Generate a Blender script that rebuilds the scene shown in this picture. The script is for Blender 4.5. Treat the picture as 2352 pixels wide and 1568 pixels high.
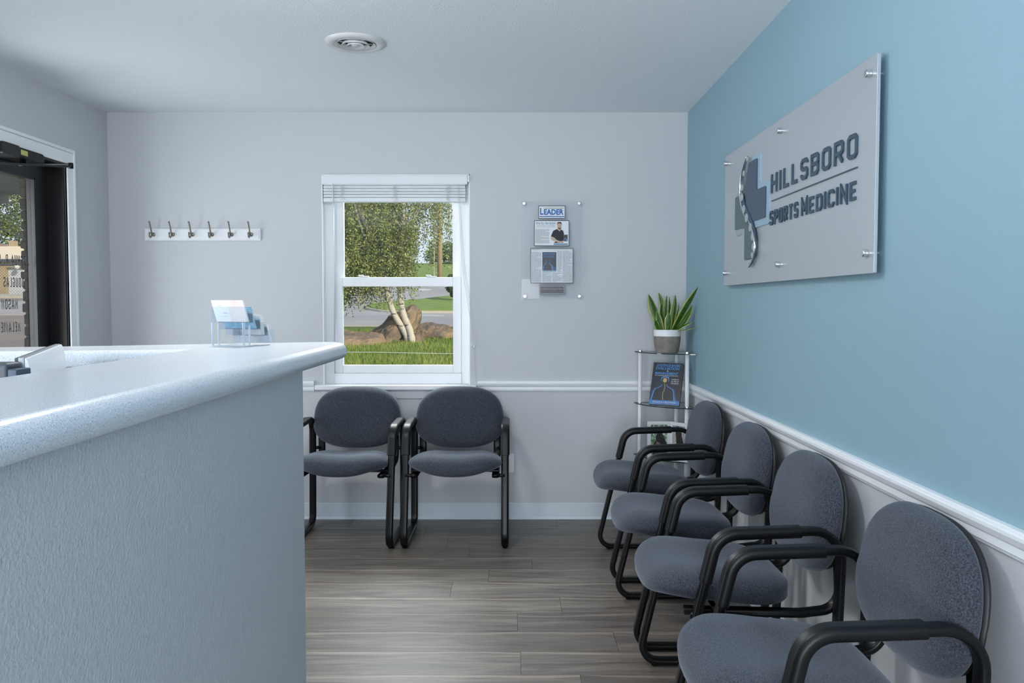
import bpy, bmesh, math, random
from mathutils import Vector, Matrix, noise
random.seed(7)
PI = math.pi
R = math.radians
for o in list(bpy.data.objects): bpy.data.objects.remove(o)
SC = bpy.context.scene
COL = SC.collection

# ------------------------------------------------------------------ camera
F_PX = 1878.0
cam_d = bpy.data.cameras.new('camera'); cam = bpy.data.objects.new('camera', cam_d); COL.objects.link(cam)
cam_d.sensor_width = 36.0; cam_d.lens = 36.0 * F_PX / 2352.0
cam_d.clip_start = 0.02; cam_d.clip_end = 500
cam.location = (0, 0, 1.305)
cam.rotation_euler = (PI / 2 - math.atan(86 / F_PX), 0, 0)
SC.camera = cam
# ------------------------------------------------------------------ world, sun, exposure
SC.view_settings.view_transform = 'Standard'; SC.view_settings.look = 'None'
SC.view_settings.gamma = 1; SC.view_settings.use_curve_mapping = False
SC.view_settings.exposure = 0.35
W = bpy.data.worlds.new('sky'); SC.world = W; W.use_nodes = True
nt = W.node_tree; nt.nodes.clear()
wo = nt.nodes.new('ShaderNodeOutputWorld'); wb = nt.nodes.new('ShaderNodeBackground')
tc = nt.nodes.new('ShaderNodeTexCoord'); sx = nt.nodes.new('ShaderNodeSeparateXYZ'); cr = nt.nodes.new('ShaderNodeValToRGB')
nt.links.new(tc.outputs['Generated'], sx.inputs[0]); nt.links.new(sx.outputs['Z'], cr.inputs[0])
cr.color_ramp.elements[0].position = 0.0; cr.color_ramp.elements[0].color = (0.78, 0.86, 0.95, 1)
cr.color_ramp.elements[1].position = 0.7; cr.color_ramp.elements[1].color = (0.30, 0.46, 0.75, 1)
nt.links.new(cr.outputs[0], wb.inputs[0]); wb.inputs[1].default_value = 0.82
nt.links.new(wb.outputs[0], wo.inputs[0])


def light(name, kind, loc, energy, color, rot=(0, 0, 0), size=None, sizey=None, spread=None):
    d = bpy.data.lights.new(name, kind); d.energy = energy; d.color = color
    if kind == 'AREA':
        d.shape = 'RECTANGLE'; d.size = size; d.size_y = sizey
        if spread: d.spread = spread
    o = bpy.data.objects.new(name, d); o.location = loc; o.rotation_euler = rot; COL.objects.link(o)
    return o


SUN = light('sun', 'SUN', (0, 0, 20), 2.9, (1.0, 0.87, 0.68)); SUN.data.angle = R(1.0)
SUN.rotation_euler = Vector((-0.62, 0.66, -0.42)).to_track_quat('-Z', 'Y').to_euler()
# unseen lamp for an assumed, unbuilt storefront in the left wall, behind the desk
light('assumed_storefront_daylight', 'AREA', (-2.36, -0.5, 1.15), 118, (0.86, 0.93, 1.0), (0, -PI / 2 - R(32), 0), 1.5, 2.2)
# unseen added lamp: daylight through the part of the entrance door nearer the camera
light('added_door_daylight', 'AREA', (-2.74, 3.72, 1.15), 24, (0.88, 0.94, 1.0), (0, -PI / 2 - R(12), 0), 1.7, 0.7)
# unseen fill lamp added behind the camera to brighten the room
light('rear_fill', 'AREA', (-0.2, -2.4, 1.05), 100, (0.90, 0.95, 1.0), (PI / 2 + R(26), 0, 0), 1.2, 1.5)
# unseen lamp added outside for daylight at the back window
_d = Vector((0.0, -3.2, -2.4))
light('added_window_daylight', 'AREA', (-0.70, 6.0, 2.56), 125, (0.95, 0.98, 1.0), _d.to_track_quat('-Z', 'Y').to_euler(), 1.6, 1.0)

# ------------------------------------------------------------------ materials
def srgb(r, g, b):
    f = lambda c: (c / 255 / 12.92) if c / 255 <= 0.04045 else ((c / 255 + 0.055) / 1.055) ** 2.4
    return (f(r), f(g), f(b), 1)


MATS = {}
def mat(name, col, rough=0.6, metal=0.0, spec=0.5, bump=None, var=None, coat=0.0, alpha=None, detail=3):
    """col linear rgba; bump=(scale, strength, distance); var=(scale, colour2, lo, hi)"""
    if name in MATS: return MATS[name]
    m = bpy.data.materials.new(name); m.use_nodes = True; n = m.node_tree.nodes; l = m.node_tree.links
    b = n['Principled BSDF']
    b.inputs['Base Color'].default_value = col; b.inputs['Roughness'].default_value = rough
    b.inputs['Metallic'].default_value = metal; b.inputs['Specular IOR Level'].default_value = spec
    b.inputs['Coat Weight'].default_value = coat
    t = n.new('ShaderNodeTexCoord')
    if var:
        z = n.new('ShaderNodeTexNoise'); z.inputs['Scale'].default_value = var[0]; z.inputs['Detail'].default_value = detail
        l.new(t.outputs['Object'], z.inputs['Vector'])
        c = n.new('ShaderNodeValToRGB'); c.color_ramp.elements[0].position = var[2]; c.color_ramp.elements[1].position = var[3]
        c.color_ramp.elements[0].color = col; c.color_ramp.elements[1].color = var[1]
        l.new(z.outputs['Fac'], c.inputs[0]); l.new(c.outputs[0], b.inputs['Base Color'])
    if bump:
        z = n.new('ShaderNodeTexNoise'); z.inputs['Scale'].default_value = bump[0]; z.inputs['Detail'].default_value = 2
        l.new(t.outputs['Object'], z.inputs['Vector'])
        bp = n.new('ShaderNodeBump'); bp.inputs['Strength'].default_value = bump[1]; bp.inputs['Distance'].default_value = bump[2]
        l.new(z.outputs['Fac'], bp.inputs['Height']); l.new(bp.outputs[0], b.inputs['Normal'])
    MATS[name] = m
    return m


def clear(name, tint=(1, 1, 1, 1), gloss=0.08, rough=0.02, haze=0.0, hazecol=(1, 1, 1, 1), fres=0.7):
    m = bpy.data.materials.new(name); m.use_nodes = True; n = m.node_tree.nodes; l = m.node_tree.links; n.clear()
    out = n.new('ShaderNodeOutputMaterial'); tr = n.new('ShaderNodeBsdfTransparent'); gl = n.new('ShaderNodeBsdfGlossy')
    mx = n.new('ShaderNodeMixShader'); fr = n.new('ShaderNodeFresnel'); fr.inputs[0].default_value = 1.45
    ad = n.new('ShaderNodeMath'); ad.operation = 'MULTIPLY_ADD'; ad.inputs[1].default_value = fres; ad.inputs[2].default_value = gloss
    ad.use_clamp = True
    tr.inputs[0].default_value = tint; gl.inputs['Roughness'].default_value = rough; gl.inputs[0].default_value = (1, 1, 1, 1)
    ge = n.new('ShaderNodeNewGeometry'); iv = n.new('ShaderNodeMath'); iv.operation = 'SUBTRACT'; iv.inputs[0].default_value = 1.0
    l.new(ge.outputs['Backfacing'], iv.inputs[1]); mu = n.new('ShaderNodeMath'); mu.operation = 'MULTIPLY'
    l.new(fr.outputs[0], ad.inputs[0]); l.new(ad.outputs[0], mu.inputs[0]); l.new(iv.outputs[0], mu.inputs[1]); l.new(mu.outputs[0], mx.inputs[0]); l.new(tr.outputs[0], mx.inputs[1]); l.new(gl.outputs[0], mx.inputs[2])
    last = mx
    if haze > 0:
        df = n.new('ShaderNodeBsdfDiffuse'); df.inputs[0].default_value = hazecol
        m2 = n.new('ShaderNodeMixShader'); m2.inputs[0].default_value = haze
        l.new(mx.outputs[0], m2.inputs[1]); l.new(df.outputs[0], m2.inputs[2]); last = m2
    l.new(last.outputs[0], out.inputs[0])
    MATS[name] = m
    return m


M_WALL = mat('grey_wall_paint', srgb(196, 199, 203), 0.62, bump=(190, 0.22, 0.0022))
M_DESKWALL = mat('desk_wall_paint', srgb(180, 181, 184), 0.5, bump=(210, 0.55, 0.0022))
M_TEAL = mat('teal_wall_paint', srgb(138, 171, 185), 0.55, bump=(170, 0.25, 0.0025))
M_CEIL = mat('ceiling_paint', srgb(229, 234, 239), 0.8, bump=(150, 0.45, 0.004))
M_TRIM = mat('white_trim_paint', srgb(236, 239, 243), 0.35, bump=(30, 0.05, 0.001))
M_BASE = mat('vinyl_cove_base', srgb(212, 221, 230), 0.35, bump=(12, 0.05, 0.001))
M_VINYL = mat('white_window_vinyl', srgb(238, 240, 244), 0.3, bump=(20, 0.02, 0.001))
M_BLIND = mat('blind_vinyl', srgb(222, 226, 231), 0.4, bump=(20, 0.03, 0.001))
M_CORD = mat('blind_cord', srgb(205, 205, 203), 0.8, bump=(400, 0.3, 0.001))
M_BLACK = mat('black_powder_coated_steel', srgb(9, 10, 12), 0.33, spec=0.3, bump=(600, 0.08, 0.0006))
M_ARM = mat('black_plastic_sleeve', srgb(10, 11, 13), 0.40, spec=0.3, bump=(900, 0.12, 0.0006))
M_SHELL = mat('black_back_shell', srgb(22, 22, 24), 0.5, bump=(500, 0.15, 0.0006))
M_DARKFRAME = mat('dark_bronze_aluminium', srgb(20, 20, 22), 0.42, metal=0.0, bump=(60, 0.04, 0.001))
M_NICKEL = mat('brushed_nickel', srgb(150, 142, 132), 0.32, metal=0.9, bump=(300, 0.1, 0.0005))
M_CHROME = mat('polished_steel', srgb(225, 225, 228), 0.18, metal=1.0, bump=(400, 0.04, 0.0003))
M_WHITEP = mat('white_paint_gloss', srgb(232, 234, 238), 0.3, bump=(20, 0.03, 0.0008))
M_PAPER = mat('newsprint_paper', srgb(226, 231, 236), 0.7, bump=(200, 0.05, 0.0004))
M_INKBLUE = mat('blue_ink', srgb(4, 94, 172), 0.6, bump=(200, 0.02, 0.0002))
M_INKTEAL = mat('steel_blue_ink', srgb(70, 120, 155), 0.6, bump=(200, 0.02, 0.0002))
M_INK = mat('grey_ink', srgb(70, 76, 84), 0.6, bump=(200, 0.02, 0.0002))
M_INKL = mat('pale_grey_ink', srgb(158, 166, 175), 0.6, bump=(200, 0.02, 0.0002))
M_INKOL = mat('olive_ink', srgb(140, 152, 120), 0.6, bump=(200, 0.02, 0.0002))
M_PLAQ = mat('black_plaque', srgb(26, 28, 33), 0.3, bump=(200, 0.02, 0.0002))
M_SILV = mat('silver_print', srgb(170, 176, 184), 0.4, bump=(200, 0.02, 0.0002))
M_SKIN = mat('printed_skin', srgb(198, 172, 152), 0.6, bump=(200, 0.02, 0.0002))
M_HAIR = mat('printed_brown_hair', srgb(70, 56, 48), 0.6, bump=(200, 0.02, 0.0002))
M_SCRUB = mat('printed_black_shirt', srgb(30, 34, 42), 0.6, bump=(200, 0.02, 0.0002))
M_COVER = mat('navy_book_cover', srgb(14, 22, 34), 0.35, var=(30, srgb(18, 34, 58), 0.4, 0.7))
M_GLOWA = mat('printed_mid_blue', srgb(24, 60, 104), 0.35, var=(20, srgb(34, 84, 140), 0.35, 0.7))
M_GLOWB = mat('printed_bright_blue', srgb(70, 130, 190), 0.35, var=(20, srgb(110, 165, 215), 0.35, 0.7))
M_TITLE = mat('blue_title_print', srgb(70, 140, 205), 0.4, bump=(200, 0.02, 0.0002))
M_WTXT = mat('white_title_print', srgb(220, 226, 232), 0.4, bump=(200, 0.02, 0.0002))
M_BONE = mat('gold_spine_print', srgb(190, 160, 110), 0.4, bump=(200, 0.02, 0.0002))
M_BOOKBAND = mat('blue_cover_band', srgb(60, 120, 185), 0.4, bump=(200, 0.02, 0.0002))
M_SIGN = mat('frosted_silver_panel', srgb(176, 183, 190), 0.28, metal=0.25, bump=(900, 0.1, 0.0004))
M_SLATE = mat('slate_letter', srgb(48, 70, 88), 0.4, bump=(300, 0.05, 0.0004))
M_NAVY = mat('navy_cross', srgb(56, 76, 98), 0.4, bump=(300, 0.05, 0.0004))
M_GREEN = mat('grey_green_cross', srgb(78, 100, 104), 0.4, bump=(300, 0.05, 0.0004))
M_LBLUE = mat('pale_blue_cross_edge', srgb(150, 178, 196), 0.4, bump=(300, 0.05, 0.0004))
M_LGREY = mat('pale_grey_cross_edge', srgb(160, 170, 178), 0.4, bump=(300, 0.05, 0.0004))
M_LEAF = mat('snake_plant_green', srgb(48, 84, 24), 0.4, var=(40, srgb(66, 104, 36), 0.4, 0.65))
M_LEAFY = mat('snake_plant_yellow_margin', srgb(176, 186, 104), 0.4, var=(40, srgb(150, 164, 84), 0.4, 0.65))
M_SOIL = mat('potting_soil', srgb(60, 46, 36), 0.95, bump=(90, 0.8, 0.01))
M_POTG = mat('ribbed_grey_pot', srgb(140, 132, 126), 0.7, var=(25, srgb(120, 113, 108), 0.35, 0.65))
M_GLASSEDGE = mat('glass_edge', srgb(40, 52, 50), 0.15, bump=(100, 0.02, 0.0002))
M_DEVW = mat('light_silver_plastic', srgb(222, 226, 232), 0.35, bump=(200, 0.04, 0.0004))
M_DEVG = mat('grey_aluminium_edge', srgb(150, 152, 155), 0.35, metal=0.4, bump=(200, 0.04, 0.0004))
M_DEVD = mat('charcoal_plastic', srgb(62, 66, 74), 0.5, bump=(300, 0.1, 0.0005))
M_DEVN = mat('navy_plastic', srgb(38, 58, 78), 0.5, bump=(300, 0.1, 0.0005))
M_CARDB = mat('pale_blue_card', srgb(150, 190, 212), 0.6, var=(60, srgb(120, 170, 196), 0.4, 0.6))
M_CARDW = mat('white_card', srgb(232, 232, 232), 0.6, bump=(300, 0.05, 0.0003))
M_CARDP = mat('peach_card', srgb(226, 202, 190), 0.6, var=(18, srgb(232, 220, 212), 0.4, 0.6))
M_CUT = mat('ivory_card_edges', srgb(222, 218, 210), 0.7, bump=(900, 0.4, 0.0006))
M_YEL = mat('yellow_sticker', srgb(190, 190, 110), 0.5, bump=(200, 0.02, 0.0002))
M_DUCT = mat('duct_shade', srgb(34, 34, 30), 0.9, bump=(40, 0.1, 0.001))
M_VENT = mat('vent_enamel', srgb(206, 208, 210), 0.3, bump=(40, 0.03, 0.0006))
# exterior
M_GRASS = mat('lawn_grass', srgb(84, 108, 44), 0.95, var=(5.0, srgb(132, 146, 66), 0.35, 0.7), bump=(26, 1.0, 0.08), detail=9)
M_ISLE = mat('island_grass', srgb(122, 142, 56), 0.95, var=(1.4, srgb(150, 162, 78), 0.35, 0.7), bump=(14, 0.6, 0.05), detail=8)
M_ROAD = mat('grey_asphalt', srgb(168, 162, 158), 0.9, var=(0.35, srgb(186, 178, 170), 0.35, 0.65), bump=(30, 0.3, 0.01), detail=8)
M_LOT = mat('tan_asphalt', srgb(158, 142, 126), 0.9, var=(0.5, srgb(136, 126, 116), 0.4, 0.62), bump=(30, 0.3, 0.01), detail=8)
M_CURB = mat('concrete_curb', srgb(196, 186, 166), 0.9, bump=(20, 0.3, 0.01))
M_MARK = mat('white_road_paint', srgb(214, 212, 206), 0.8, bump=(20, 0.3, 0.01))
M_ROCK = mat('sandstone_boulder', srgb(122, 108, 96), 0.95, var=(2.6, srgb(164, 138, 108), 0.42, 0.6), bump=(9, 0.9, 0.08), detail=8)
M_BIRCH = mat('birch_bark', srgb(214, 204, 186), 0.85, bump=(12, 0.5, 0.02))
M_TWIG = mat('birch_twig', srgb(150, 132, 108), 0.9, bump=(12, 0.5, 0.02))
M_LF1 = mat('birch_leaf_light', srgb(172, 176, 104), 0.7, var=(3, srgb(148, 158, 86), 0.4, 0.6))
M_LF2 = mat('birch_leaf_dark', srgb(118, 130, 70), 0.7, var=(3, srgb(92, 106, 56), 0.4, 0.6))
M_TREE = mat('distant_tree_leaf', srgb(104, 124, 92), 0.8, var=(1, srgb(120, 138, 96), 0.4, 0.6))
M_POLE = mat('weathered_pole_wood', srgb(196, 170, 138), 0.9, bump=(8, 0.5, 0.02))
M_BRICK = mat('dark_brown_brick', srgb(74, 68, 62), 0.9, var=(6, srgb(92, 82, 72), 0.4, 0.6), bump=(40, 0.7, 0.01))
M_MORTAR = mat('mortar', srgb(112, 108, 100), 0.95, bump=(60, 0.5, 0.01))
M_SOFFIT = mat('porch_soffit', srgb(150, 148, 142), 0.8, bump=(30, 0.1, 0.002))
M_SIDING = mat('cream_siding', srgb(232, 222, 200), 0.8, bump=(8, 0.1, 0.01))
M_GDOOR = mat('garage_door_white', srgb(208, 212, 220), 0.7, bump=(8, 0.1, 0.01))
M_TANW = mat('tan_block', srgb(178, 158, 122), 0.85, bump=(8, 0.3, 0.02))
M_ROOF = mat('brown_shingle', srgb(160, 130, 104), 0.9, bump=(8, 0.5, 0.02))
M_STUCCO = mat('exterior_wall', srgb(150, 146, 140), 0.9, bump=(20, 0.3, 0.01))
C_WIN = clear('window_glass', (0.97, 0.99, 0.98, 1), gloss=0.0, rough=0.0)
C_DOOR = clear('door_glass', (0.93, 0.93, 0.92, 1), gloss=0.02, rough=0.0)
C_ACR = clear('clear_acrylic', (0.97, 0.98, 0.99, 1), gloss=0.0, fres=0.22, rough=0.02, haze=0.05, hazecol=(0.85, 0.88, 0.92, 1))
C_ACE = clear('acrylic_edge', (0.85, 0.9, 0.94, 1), gloss=0.1, rough=0.1, haze=0.35, hazecol=(0.85, 0.9, 0.95, 1))
C_HOLD = clear('holder_acrylic', (0.93, 0.955, 0.98, 1), gloss=0.02, rough=0.06, haze=0.03, hazecol=(0.85, 0.9, 0.96, 1))
C_SHELF = clear('shelf_glass', (0.88, 0.93, 0.92, 1), gloss=0.03, rough=0.0)


def fabric():
    m = bpy.data.materials.new('slate_grey_upholstery'); m.use_nodes = True; n = m.node_tree.nodes; l = m.node_tree.links
    b = n['Principled BSDF']; b.inputs['Roughness'].default_value = 0.95; b.inputs['Specular IOR Level'].default_value = 0.1
    b.inputs['Sheen Weight'].default_value = 0.30; b.inputs['Sheen Roughness'].default_value = 0.5
    b.inputs['Sheen Tint'].default_value = (0.75, 0.82, 0.95, 1)
    t = n.new('ShaderNodeTexCoord'); z = n.new('ShaderNodeTexNoise'); z.inputs['Scale'].default_value = 420; z.inputs['Detail'].default_value = 3
    l.new(t.outputs['Object'], z.inputs['Vector'])
    z2 = n.new('ShaderNodeTexNoise'); z2.inputs['Scale'].default_value = 260; z2.inputs['Detail'].default_value = 2
    l.new(t.outputs['Object'], z2.inputs['Vector'])
    ad = n.new('ShaderNodeMath'); ad.operation = 'ADD'; l.new(z.outputs['Fac'], ad.inputs[0]); l.new(z2.outputs['Fac'], ad.inputs[1])
    hf = n.new('ShaderNodeMath'); hf.operation = 'MULTIPLY'; hf.inputs[1].default_value = 0.5; l.new(ad.outputs[0], hf.inputs[0])
    c = n.new('ShaderNodeValToRGB'); c.color_ramp.elements[0].position = 0.36; c.color_ramp.elements[1].position = 0.68
    c.color_ramp.elements[0].color = srgb(35, 39, 47); c.color_ramp.elements[1].color = srgb(84, 88, 97)
    l.new(hf.outputs[0], c.inputs[0]); l.new(c.outputs[0], b.inputs['Base Color'])
    bp = n.new('ShaderNodeBump'); bp.inputs['Strength'].default_value = 0.5; bp.inputs['Distance'].default_value = 0.0016
    l.new(hf.outputs[0], bp.inputs['Height']); l.new(bp.outputs[0], b.inputs['Normal'])
    return m
M_FAB = fabric()


def laminate():
    m = bpy.data.materials.new('speckled_laminate'); m.use_nodes = True; n = m.node_tree.nodes; l = m.node_tree.links
    b = n['Principled BSDF']; b.inputs['Roughness'].default_value = 0.22; b.inputs['Specular IOR Level'].default_value = 0.5
    t = n.new('ShaderNodeTexCoord')
    z = n.new('ShaderNodeTexNoise'); z.inputs['Scale'].default_value = 600; z.inputs['Detail'].default_value = 2; l.new(t.outputs['Object'], z.inputs['Vector'])
    c = n.new('ShaderNodeValToRGB'); e = c.color_ramp.elements
    e[0].position = 0.30; e[0].color = srgb(146, 155, 166); e[1].position = 0.42; e[1].color = srgb(206, 210, 216)
    e2 = c.color_ramp.elements.new(0.60); e2.color = srgb(208, 212, 218)
    e3 = c.color_ramp.elements.new(0.68); e3.color = srgb(238, 240, 242)
    l.new(z.outputs['Fac'], c.inputs[0]); l.new(c.outputs[0], b.inputs['Base Color'])
    return m
M_LAM = laminate()


def floor_mat():
    m = bpy.data.materials.new('grey_wood_plank'); m.use_nodes = True; n = m.node_tree.nodes; l = m.node_tree.links
    b = n['Principled BSDF']; b.inputs['Specular IOR Level'].default_value = 0.5
    at = n.new('ShaderNodeAttribute'); at.attribute_name = 'plank'          # per-plank random vector
    uv = n.new('ShaderNodeUVMap'); uv.uv_map = 'UVMap'
    geo = n.new('ShaderNodeTexCoord')
    off = n.new('ShaderNodeVectorMath'); off.operation = 'MULTIPLY_ADD'; off.inputs[1].default_value = (37, 53, 11)
    l.new(at.outputs['Vector'], off.inputs[0]); l.new(geo.outputs['Object'], off.inputs[2])
    mp = n.new('ShaderNodeMapping'); mp.inputs['Scale'].default_value = (0.9, 9.0, 1); l.new(off.outputs[0], mp.inputs[0])
    z = n.new('ShaderNodeTexNoise'); z.inputs['Scale'].default_value = 2.2; z.inputs['Detail'].default_value = 8; z.inputs['Roughness'].default_value = 0.62; z.inputs['Distortion'].default_value = 1.1
    l.new(mp.outputs[0], z.inputs['Vector'])
    mp2 = n.new('ShaderNodeMapping'); mp2.inputs['Scale'].default_value = (2.0, 60.0, 1); l.new(off.outputs[0], mp2.inputs[0])
    z2 = n.new('ShaderNodeTexNoise'); z2.inputs['Scale'].default_value = 3; z2.inputs['Detail'].default_value = 5; l.new(mp2.outputs[0], z2.inputs['Vector'])
    c = n.new('ShaderNodeValToRGB'); e = c.color_ramp.elements
    e[0].position = 0.28; e[0].color = srgb(76, 68, 63); e[1].position = 0.74; e[1].color = srgb(148, 138, 127)
    e2 = e.new(0.47); e2.color = srgb(108, 100, 94)
    e3 = e.new(0.60); e3.color = srgb(124, 116, 108)
    l.new(z.outputs['Fac'], c.inputs[0])
    mx = n.new('ShaderNodeMixRGB'); mx.blend_type = 'MULTIPLY'; mx.inputs[0].default_value = 0.35
    c2 = n.new('ShaderNodeValToRGB'); c2.color_ramp.elements[0].position = 0.35; c2.color_ramp.elements[1].position = 0.6
    c2.color_ramp.elements[0].color = (0.45, 0.45, 0.45, 1); l.new(z2.outputs['Fac'], c2.inputs[0])
    l.new(c.outputs[0], mx.inputs[1]); l.new(c2.outputs[0], mx.inputs[2])
    # pale sapwood streak running along one edge of each plank (v of the plank)
    sp = n.new('ShaderNodeSeparateXYZ'); l.new(uv.outputs[0], sp.inputs[0])
    nz = n.new('ShaderNodeTexNoise'); nz.inputs['Scale'].default_value = 1.6; nz.inputs['Detail'].default_value = 2; l.new(off.outputs[0], nz.inputs['Vector'])
    ad = n.new('ShaderNodeMath'); ad.operation = 'MULTIPLY_ADD'; ad.inputs[1].default_value = 0.55; l.new(nz.outputs['Fac'], ad.inputs[0]); l.new(sp.outputs['Y'], ad.inputs[2])
    c3 = n.new('ShaderNodeValToRGB'); e = c3.color_ramp.elements; e[0].position = 0.0; e[1].position = 1.0; e[0].color = (0, 0, 0, 1); e[1].color = (0, 0, 0, 1)
    for p_, v_ in ((1.0 / 1.4 * 1.14, 0.0), (1.0 / 1.4 * 1.21, 0.85), (1.0 / 1.4 * 1.25, 0.1)):
        q = e.new(min(p_, .999)); q.color = (v_ * .6, v_ * .6, v_ * .6, 1)
    sc = n.new('ShaderNodeMath'); sc.operation = 'MULTIPLY'; sc.inputs[1].default_value = 1 / 1.4; l.new(ad.outputs[0], sc.inputs[0]); l.new(sc.outputs[0], c3.inputs[0])
    mx2 = n.new('ShaderNodeMixRGB'); mx2.inputs[2].default_value = srgb(168, 154, 142); l.new(c3.outputs[0], mx2.inputs[0]); l.new(mx.outputs[0], mx2.inputs[1])
    # plank to plank shade
    hv = n.new('ShaderNodeHueSaturation'); sv = n.new('ShaderNodeSeparateXYZ'); l.new(at.outputs['Vector'], sv.inputs[0])
    mr = n.new('ShaderNodeMapRange'); mr.inputs['To Min'].default_value = 0.82; mr.inputs['To Max'].default_value = 1.14; l.new(sv.outputs['Z'], mr.inputs[0])
    l.new(mr.outputs[0], hv.inputs['Value']); l.new(mx2.outputs[0], hv.inputs['Color']); l.new(hv.outputs[0], b.inputs['Base Color'])
    rr = n.new('ShaderNodeMapRange'); rr.inputs['To Min'].default_value = 0.34; rr.inputs['To Max'].default_value = 0.5; l.new(z.outputs['Fac'], rr.inputs[0]); l.new(rr.outputs[0], b.inputs['Roughness'])
    bp = n.new('ShaderNodeBump'); bp.inputs['Strength'].default_value = 0.15; bp.inputs['Distance'].default_value = 0.001
    l.new(z2.outputs['Fac'], bp.inputs['Height']); l.new(bp.outputs[0], b.inputs['Normal'])
    return m
M_FLOOR = floor_mat()
M_GAP = mat('plank_gap', srgb(46, 43, 42), 0.8, bump=(40, 0.1, 0.001))

# ------------------------------------------------------------------ helpers
def obj(name, me, mats=None, parent=None, smooth=False, bevel=None, angle=None):
    if isinstance(me, bmesh.types.BMesh):
        bm = me; me = bpy.data.meshes.new(name); bm.to_mesh(me); bm.free()
    o = bpy.data.objects.new(name, me); COL.objects.link(o)
    if mats is not None:
        if not isinstance(mats, (list, tuple)): mats = [mats]
        for m in mats: me.materials.append(m)
    if smooth:
        for p in me.polygons: p.use_smooth = True
    if bevel:
        md = o.modifiers.new('bevel', 'BEVEL'); md.width = bevel[0]; md.segments = bevel[1]; md.limit_method = 'ANGLE'; md.angle_limit = R(40)
        md.harden_normals = False
        for p in me.polygons: p.use_smooth = True
        w = o.modifiers.new('wn', 'WEIGHTED_NORMAL'); w.keep_sharp = True
    if parent is not None: o.parent = parent
    return o


def thing(name, label, cat, loc=(0, 0, 0), rotz=0, group=None):
    o = bpy.data.objects.new(name, None); COL.objects.link(o); o.empty_display_size = 0.05
    o.location = loc; o.rotation_euler = (0, 0, rotz)
    o['label'] = label; o['category'] = cat
    if group: o['group'] = group
    return o


def tag(o, label, cat, group=None, kind=None):
    o['label'] = label; o['category'] = cat
    if group: o['group'] = group
    if kind: o['kind'] = kind
    return o


def struct(name, me, mats, parent=None, **k):
    o = obj(name, me, mats, parent, **k)
    if parent is None: o['kind'] = 'structure'
    return o


def box(bm, x0, x1, y0, y1, z0, z1, mi=0):
    v = [bm.verts.new((x, y, z)) for z in (z0, z1) for y in (y0, y1) for x in (x0, x1)]
    for q in ((0, 2, 3, 1), (4, 5, 7, 6), (0, 1, 5, 4), (2, 6, 7, 3), (0, 4, 6, 2), (1, 3, 7, 5)):
        f = bm.faces.new([v[i] for i in q]); f.material_index = mi
    return v


def BX(*a):
    bm = bmesh.new(); box(bm, *a); return bm


def loft(bm, rings, closed_ring=True, cap=True, loop=False, mi=0):
    vs = [[bm.verts.new(p) for p in r] for r in rings]
    n = len(vs[0]); m = len(vs)
    for i in range(m if loop else m - 1):
        a = vs[i]; b = vs[(i + 1) % m]
        for j in range(n if closed_ring else n - 1):
            k = (j + 1) % n
            f = bm.faces.new((a[j], a[k], b[k], b[j])); f.material_index = mi
    if cap and closed_ring and not loop:
        for r, rev in ((vs[0], True), (vs[-1], False)):
            f = bm.faces.new(list(reversed(r)) if rev else r); f.material_index = mi
    return vs


def tube(bm, pts, rad, seg=10, cap=True, mi=0):
    pts = [Vector(p) for p in pts]; n = len(pts)
    rads = rad if isinstance(rad, (list, tuple)) else [rad] * n
    T = []
    for i in range(n):
        a = pts[max(i - 1, 0)]; b = pts[min(i + 1, n - 1)]; T.append((b - a).normalized())
    up = Vector((0, 0, 1)) if abs(T[0].z) < 0.9 else Vector((1, 0, 0))
    N = (up - T[0] * up.dot(T[0])).normalized(); rings = []
    for i in range(n):
        N = (N - T[i] * N.dot(T[i])).normalized(); B = T[i].cross(N)
        rings.append([pts[i] + (N * math.cos(2 * PI * j / seg) + B * math.sin(2 * PI * j / seg)) * rads[i] for j in range(seg)])
    loft(bm, rings, cap=cap, mi=mi)


def lathe(bm, prof, seg=32, centre=(0, 0, 0), mi=None):
    cx, cy, cz = centre; rings = []
    for r, z in prof:
        rings.append([(cx + r * math.cos(2 * PI * j / seg), cy + r * math.sin(2 * PI * j / seg), cz + z) for j in range(seg)])
    vs = [[bm.verts.new(p) for p in r] for r in rings]
    for i in range(len(vs) - 1):
        for j in range(seg):
            k = (j + 1) % seg; f = bm.faces.new((vs[i][j], vs[i][k], vs[i + 1][k], vs[i + 1][j]))
            if mi: f.material_index = mi[i]
    bm.faces.new(list(reversed(vs[0]))); bm.faces.new(vs[-1])


def fillet(pts, rad, n=7, closed=False):
    out = []; m = len(pts)
    for i, p in enumerate(pts):
        p = Vector(p)
        if not closed and i in (0, m - 1): out.append(p); continue
        r = rad[i] if isinstance(rad, (list, tuple)) else rad
        a = Vector(pts[i - 1]) - p; b = Vector(pts[(i + 1) % m]) - p
        la, lb = a.length, b.length; a.normalize(); b.normalize()
        ang = a.angle(b)
        if r <= 0 or ang > PI - 0.02: out.append(p); continue
        d = min(r / math.tan(ang / 2), la * 0.49, lb * 0.49); rr = d * math.tan(ang / 2)
        c = p + (a + b).normalized() * (rr / math.sin(ang / 2))
        s = p + a * d - c; e = p + b * d - c; tot = s.angle(e)
        for k in range(n + 1):
            t = k / n
            out.append(c + (s * math.sin((1 - t) * tot) + e * math.sin(t * tot)) / math.sin(tot))
    return out


def strip_section(w, t, n=5, pw=None):
    """rounded rectangle section w (along X) by t"""
    r = min(w, t) * 0.42; out = []
    for cx, cy, a0 in ((w / 2 - r, t / 2 - r, 0), (-w / 2 + r, t / 2 - r, 90), (-w / 2 + r, -t / 2 + r, 180), (w / 2 - r, -t / 2 + r, 270)):
        for k in range(n + 1):
            a = R(a0 + 90 * k / n); out.append((cx + r * math.cos(a), cy + r * math.sin(a)))
    return out


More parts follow.
